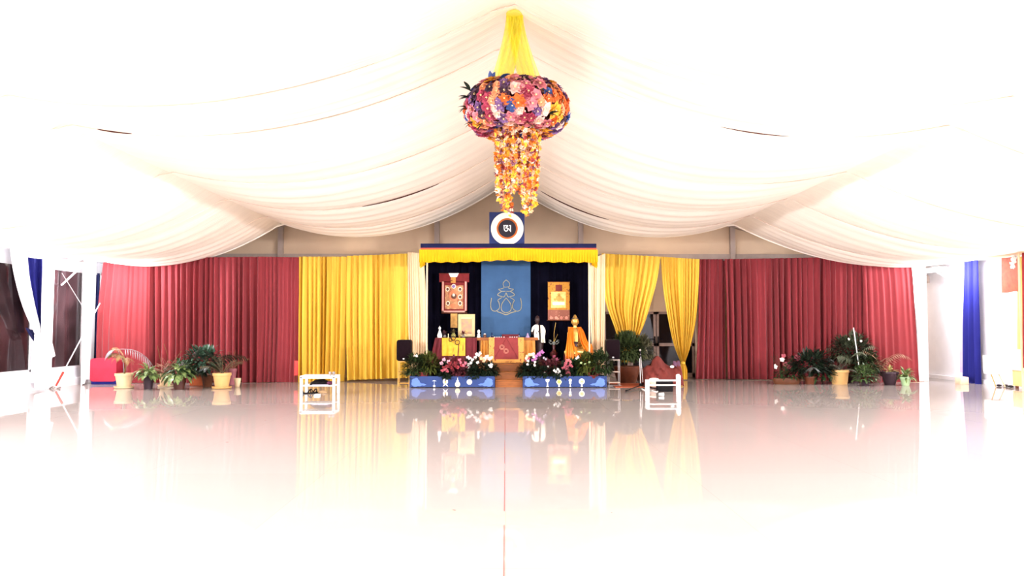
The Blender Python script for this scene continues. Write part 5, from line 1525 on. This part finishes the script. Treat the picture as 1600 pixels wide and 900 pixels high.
b = MB(); q = PF(495, 619); b.box((q.x - .06, q.y, 0), (q.x + .05, q.y + .12, .035), .004); tag(b.build('white_box', M['whitepaint'], smooth=False), 'small white box on the floor under the low white table', 'box')
b = MB(); b.add(*body(PF(504, 614), [(0, .09, .04, 0, 0), (.015, .11, .05, 0, 0), (.04, .07, .035, 0, 0), (.055, .02, .01, 0, 0)])); tag(b.build('beige_slipper', mat('beige_felt', (196, 160, 116), .8)), 'flat beige slipper on the floor under the low white table', 'slipper')
# second table (frame) by the microphone
ax, bx, Y, zt, zs_ = low_table(1011, 1064, 617, 594, 'slim white framed table with one raised corner post by the dark box', 601.5, .12, .22)
b = MB(); q = P(1059, 585, Y); b.ell((bx - .05, Y + .02, zt + .115), (.035, .02, .012)); tag(b.build('white_clip', M['whitepaint']), 'small white clip on the raised corner post of the framed table', 'clip')
# pink boxes partly behind curtains
xa_, xb_ = P(460.5, 575, 19.9).x, P(466.5, 575, 19.9).x
za_, zb_ = P(463, 586.5, 19.9).z, P(463, 563.5, 19.9).z
t = thing('red_chair', 'small bright red chair showing at the edge of the dark red curtain', 'chair', (xa_, 19.86, 0))
b = MB(); b.box((xa_, 19.84, za_), (xb_, 19.88, zb_), .008); b.build('backrest', mat('coral_red', (196, 58, 54), .6), t, smooth=False)
b = MB(); b.tube([(xa_ + .02, 19.87, 0), (xa_ + .02, 19.87, za_)], .01, 6); b.build('leg', M['darkwood'], t)
b = MB(); b.tube([(xb_ - .02, 19.87, 0), (xb_ - .02, 19.87, za_)], .01, 6); b.build('leg', M['darkwood'], t)
# red covered crate at the window end
q = PF(160, 602)
t = thing('covered_bench', 'low bench under a red cover with blue base by the windows', 'bench', q)
x0, x1 = P(140, 600, 19.4).x, P(181, 600, 19.4).x
b = MB(); b.box((x0 + .02, 19.42, 0), (x1, 19.75, .13), .01); b.build('base', M['blue'], t, smooth=False)
b = MB(); b.prism(rounded((x0 + x1) / 2, .36, x1 - x0, .58, .08), 19.40, 19.72); b.build('cover', mat('rose_red_cover', (178, 44, 66), .8), t, smooth=False)

# ------------------------------------------------------------------ side shrine on the far wall
t = thing('side_canopy', 'cream canopy with pink curtain and orange brocade at the bare wall', 'canopy', (RX - .3, 17.1, 0))
def w2(px, py, d=.45): return PW(px, py, RX - d)
b = MB(); p0, p1 = w2(1568, 388, .1), w2(1568, 403, .1)
b.box((RX - .9, p0.y - 2.4, p1.z), (RX - .12, p0.y, p0.z + .02), .01); b.build('canopy_top', M['cream'], t, smooth=False)
ya = w2(1570, 400).y
cloth([w2(1596.5, 387, .5), w2(1597.5, 500, .5), w2(1598.5, 575, .5)], [w2(1612, 384, .5), w2(1613, 500, .5), w2(1614, 575, .5)], 3, amp=.03, normal=-NX, seed=81).build('pink_curtain', mat('rose_orange', (150, 44, 44), .8), t)
cloth([w2(1590, 402, .42), w2(1590, 500, .42), w2(1590, 546, .42)], [w2(1597, 400, .42), w2(1597, 500, .42), w2(1597, 546, .42)], 3, amp=.02, normal=-NX, seed=82).build('yellow_curtain', mat('butter_cloth', (252, 236, 140), .8), t)
b = MB(); b.sheet(lambda u, v: w2(1564 + 28.5 * u + v * 1, 403 + 54.5 * v - u * 2 + .6 * math.sin(u * 7) * v, .44), 8, 6, (.015, 0, 0)); b.build('brocade_hanging', mat('orange_brocade', (190, 92, 52), .7, scale=9, col2=(160, 66, 34)), t)
blossoms(t, [w2(1586, 402, .52), w2(1585, 408, .52), w2(1583, 414, .52)], .09, M['whitepetal'], rnd, 'white_flower', nod=Vector((-1, -.3, 0)))
for yy in (w2(1595, 500, .5).y + .3,):
    b = MB(); b.tube([(RX - .5, yy - .3, 0), (RX - .5, yy - .3, p1.z)], .025, 8); b.build('pole', M['cream'], t)
q = PF(1594, 607)
t = thing('cream_chest', 'cream fronted wooden chest standing at the bare wall below the canopy', 'chest', q)
b = MB(); b.box((q.x - .10, q.y - .9, .06), (RX - .15, q.y + .1, .42), .02); b.build('body', mat('pale_ochre', (232, 196, 130), .5), t, smooth=False)
b = MB(); b.box((q.x - .12, q.y - .92, .42), (RX - .13, q.y + .12, .46), .01); b.build('lid', mat('blush_cloth', (246, 206, 196), .7), t, smooth=False)
for yy in (q.y + .02, q.y - .8):
    b = MB(); b.box((q.x - .06, yy, 0), (q.x + .02, yy + .06, .06)); b.build('foot', M['darkwood'], t, smooth=False)
a = PF(1579, 605) + Vector((-.25, 0, 0))
t = thing('folding_chair', 'cream folding chair beside the cream fronted chest', 'chair', a)
b = MB(); b.tube([a + Vector((-.10, 0, .01)), a + Vector((-.20, .02, .32))], .014); b.build('leg', M['bamboo'], t)
b = MB(); b.tube([a + Vector((.12, 0, .01)), a + Vector((-.02, .02, .32))], .014); b.build('leg', M['creampot'], t)
b = MB(); b.box((a.x - .24, a.y - .1, .31), (a.x + .16, a.y + .25, .35), .01); b.build('seat', M['whitepaint'], t, smooth=False)
b = MB(); b.box((a.x - .24, a.y + .22, .35), (a.x + .16, a.y + .26, .75), .01); b.build('backrest', M['whitepaint'], t, smooth=False)
for k, (px, py) in enumerate(((1533, 599.5), (1540, 600), (1561, 604), (1572, 604.5), (1579, 605.8))):
    q = PF(px, py)
    b = MB(); b.ell(q + Vector((0, 0, .03)), (.05, .08, .028), 12, 6)
    if k >= 2: pass
    tag(b.build('dark_shoe', mat('shoe_black', (30, 22, 26), .6)), ['black shoe touching the foot of the blue drape on the floor', 'small grey-black shoe a step from the blue drape', 'flat dark shoe lying between the blue drape and the folding chair', 'dark shoe under the edge of the folding chair', 'dark shoe beside the chest and folding chair'][k], 'shoe', 'shoes left along the bare wall')

# ------------------------------------------------------------------ FLOWER CHANDELIER
YC = 9.0
KC = YC / FPX
top = P(804, 6, YC)
cc = P(807.5, 172, YC)
zt_ = liner_z(top.x, YC)
t = thing('flower_chandelier', 'hanging wreath of fabric flowers with blossom garlands and yellow gauze', 'chandelier', (cc.x, YC, cc.z))
# colours
FC = [((216, 104, 44), 'orange'), ((224, 148, 104), 'peach'), ((206, 124, 130), 'pink'), ((156, 54, 76), 'rose'), ((98, 62, 104), 'purple'), ((58, 80, 134), 'blue'), ((222, 160, 44), 'yellow'), ((226, 186, 172), 'blush'), ((122, 88, 132), 'mauve'), ((64, 40, 58), 'plum')]
def bloom(rnd, r, petals=(5, 7)):
    b = MB()
    for ring, (n, rr, lift) in enumerate(((petals[1], 1.0, .25), (petals[0], .7, .7), (4, .42, 1.3))):
        for k in range(n):
            a = 2 * PI * k / n + ring * .5 + rnd.uniform(-.15, .15)
            d = Vector((math.cos(a), math.sin(a), lift))
            b.leaf(Vector((0, 0, .01 * ring)), d, r * rr * rnd.uniform(.85, 1.1), r * rr * .85, .35, seg=3, fold=.35)
    b.mi = 1
    b.ell((0, 0, r * .22), (r * .16,) * 3, 6, 4)
    return b
rn = random.Random(11)
protos = []
cen = mat('flower_centre', (250, 214, 150), .7)
for (c3, nm) in FC:
    protos.append((bloom(rn, .088), mat('petal_' + nm, c3, .75, var=.2, scale=20, trans=.25)))
meshes = []
for i, (b, m) in enumerate(protos):
    o = b.build('flower', [m, cen], t, local=True)
    meshes.append(o)
Rm, rmx, rmz = .40, .19, .245
cand = []
for i in range(900):
    th = 2 * PI * ((i * .61803) % 1) ; ph = rn.uniform(-2.1, 2.3)
    # outward side of the ring
    nrm = Vector((math.cos(th) * math.cos(ph), math.sin(th) * math.cos(ph), math.sin(ph)))
    p = Vector((math.cos(th) * (Rm + rmx * math.cos(ph)), math.sin(th) * (Rm + rmx * math.cos(ph)), rmz * math.sin(ph)))
    cand.append((p, nrm))
pts = []
for p, nn in cand:
    if all((p - q).length > .066 for q, _ in pts): pts.append((p, nn))
pts.sort(key=lambda e: e[0].y - .2 * abs(e[0].z))
rest = MB()
used = set()
restmats = [m for _, m in protos]
for i, (p, nn) in enumerate(pts):
    # colour by place: blue/purple towards the top window side, orange towards the other
    w = [1.0] * 10
    if p.x > .3: w[0] += 4; w[6] += 3; w[1] += 2
    if p.x < -.05 and p.z > .08: w[4] += 2; w[5] += 2; w[0] += 1; w[9] += 2
    if abs(p.x) < .3: w[1] += 2; w[2] += 3; w[7] += 2; w[8] += 1.5
    if p.x < -.3: w[0] += 2; w[3] += 2
    if p.z < -.1: w[3] += 1.5; w[8] += 1; w[7] += 1.5; w[5] += .7
    ci = rn.choices(range(10), w)[0]
    rot = nn.to_track_quat('Z', 'Y').to_euler()
    sc_ = rn.uniform(.85, 1.25)
    if i < 98:
        if ci not in used: o = meshes[ci]; used.add(ci)
        else: o = meshes[ci].copy(); COL.objects.link(o)
        o.location = p; o.rotation_euler = rot; o.scale = (sc_,) * 3
    else:
        pb = protos[ci][0]
        Mx = Matrix.Translation(p) @ rot.to_matrix().to_4x4() @ Matrix.Scale(sc_, 4)
        rest.mi = ci
        rest.add([Mx @ v for v in pb.v], pb.f)
for i, o in enumerate(meshes):
    if i not in used: bpy.data.objects.remove(o)
o = rest.build('flowers_at_back', restmats, t, local=True); o['kind'] = 'stuff'
b = MB()
b.tube([(Rm * math.cos(a * PI / 16), Rm * math.sin(a * PI / 16), 0) for a in range(32)], .13, 8, True)
b.build('wreath_base', mat('wreath_moss', (84, 40, 48), .9, var=.3), t, local=True)
for (x, y, z, dx, dz) in ((-.56, -.15, .10, -1, .3), (-.58, -.1, .0, -1, -.1), (-.50, -.2, -.2, -1, -.4), (.36, -.42, -.17, .6, .1), (-.30, -.35, .22, .3, 1), (-.2, -.35, .27, 1, .6), (-.55, -.1, .2, -.7, .7), (-.38, -.3, -.24, -.8, -.7)):
    b = MB()
    for q in range(3): b.leaf(Vector((x, y, z)), Vector((dx + rn.uniform(-.4, .4), -.4, dz + rn.uniform(-.4, .4))), .13, .06, .5)
    b.build('leaf', M['leafdark'] if x != -.2 and x != -.30 else mat('blue_leaf', (60, 84, 140), .6), t, local=True)
# garlands
gm = [mat('garland_' + n, c3, .75, var=.15, scale=20, trans=.2) for c3, n in (((224, 168, 48), 'yellow'), ((206, 112, 36), 'orange'), ((226, 170, 130), 'peach'), ((226, 206, 180), 'white'), ((140, 50, 42), 'red'), ((116, 68, 84), 'mauve'))]
def garland(ang, rad, z0, z1, drift):
    b = MB()
    z = z0; k = 0
    x0, y0 = rad * math.cos(ang), rad * math.sin(ang)
    pth = []
    while z > z1:
        tt = (z0 - z) / (z0 - z1)
        x = x0 * (1 - drift * tt) + rn.uniform(-.008, .008); y = y0 * (1 - drift * tt)
        pth.append((x, y, z))
        b.mi = rn.choices(range(6), [5, 3, 3, 2, 1.2, 1])[0]
        r = rn.uniform(.034, .046)
        tilt = Vector((rn.uniform(-1, 1), rn.uniform(-1, 1), rn.uniform(-1.2, .2))).normalized()
        u = tilt.cross(Vector((0, 0, 1))).normalized(); w = tilt.cross(u)
        for q in range(6):
            a = 2 * PI * q / 6
            b.leaf(Vector((x, y, z)), (u * math.cos(a) + w * math.sin(a) + tilt * .5), r, r * .7, .3, up=tilt, seg=2, fold=.4)
        z -= .021; k += 1
    b.mi = 4; b.tube([(x0, y0, z0)] + pth, .004, 4)
    b.build('garland', gm, t, local=True)
zt0 = -.22
def zl(py): return (172 - py) * KC
specs = [(-.25, 315), (-.23, 300), (-.19, 330), (-.13, 338), (-.08, 338), (-.03, 310), (.03, 300), (.08, 336), (.13, 338), (.18, 337), (.24, 322), (.26, 300)]
for i, (gx, pyb) in enumerate(specs):
    gy = -math.sqrt(max(0, .27 ** 2 - gx ** 2)) * (1 if i % 2 else -.6)
    ang = math.atan2(gy, gx); rad = math.hypot(gx, gy)
    garland(ang, rad, zt0, zl(pyb), .12)
# two extra inner swirl rings of blossoms
for zz, rr in ((-.30, .25), (-.44, .23), (-.62, .22)):
    b = MB()
    for k in range(34):
        a = 2 * PI * k / 34
        b.mi = rn.choices(range(6), [4, 3, 4, 3, 2, 2])[0]
        p = Vector((rr * math.cos(a), rr * math.sin(a), zz + .02 * math.sin(a * 3)))
        tilt = Vector((math.cos(a), math.sin(a), rn.uniform(-.6, .4))).normalized()
        u = tilt.cross(Vector((0, 0, 1))).normalized(); w = tilt.cross(u)
        for q in range(5):
            aa = 2 * PI * q / 5
            b.leaf(p, (u * math.cos(aa) + w * math.sin(aa) + tilt * .5), .042, .03, .3, up=tilt, seg=2, fold=.4)
    b.build('blossom_ring', gm, t, local=True)
# yellow gauze
gz = mat('yellow_gauze', (255, 244, 84), .8, var=.05, scale=3, trans=.5)
_nt = gz.node_tree; _o = _nt.nodes['Material Output']; _src = _o.inputs[0].links[0].from_socket
_tr = _nt.nodes.new('ShaderNodeBsdfTransparent'); _mx = _nt.nodes.new('ShaderNodeMixShader'); _mx.inputs[0].default_value = 0.62
_nt.links.new(_tr.outputs[0], _mx.inputs[1]); _nt.links.new(_src, _mx.inputs[2]); _nt.links.new(_mx.outputs[0], _o.inputs[0])
ztop = zt_ - cc.z - .06
tx = top.x - cc.x
def gauze(xa, xb, ya, yb, seed):
    rr = random.Random(seed); p1 = rr.uniform(0, 6)
    b = MB()
    def f(u, v):
        e = v ** 1.35
        xl = tx - .10 + (xa - tx + .10) * e; xr_ = tx + .10 + (xb - tx - .10) * e
        return (xl + (xr_ - xl) * u, ya * e + .02 * math.sin(u * 22 + p1 + 2 * v) * (1 + v), ztop + (yb - ztop) * v)
    b.grid(f, 40, 16)
    b.build('gauze', gz, t, local=True)
gauze(-.34, -.08, -.20, .20, 1); gauze(.07, .32, -.20, .20, 2); gauze(-.30, -.10, .20, .2, 3); gauze(.08, .30, .2, .2, 4)
b = MB(); b.tube([(-.02, 0, 0), (-.02, 0, ztop)], .0025, 5); b.build('wire', M['black'], t, local=True)
b = MB(); b.lathe([(.03, 0), (.10, .02), (.10, .05), (.03, .09)], (tx, 0, ztop - .02), 12); b.build('gather', gz, t, local=True)
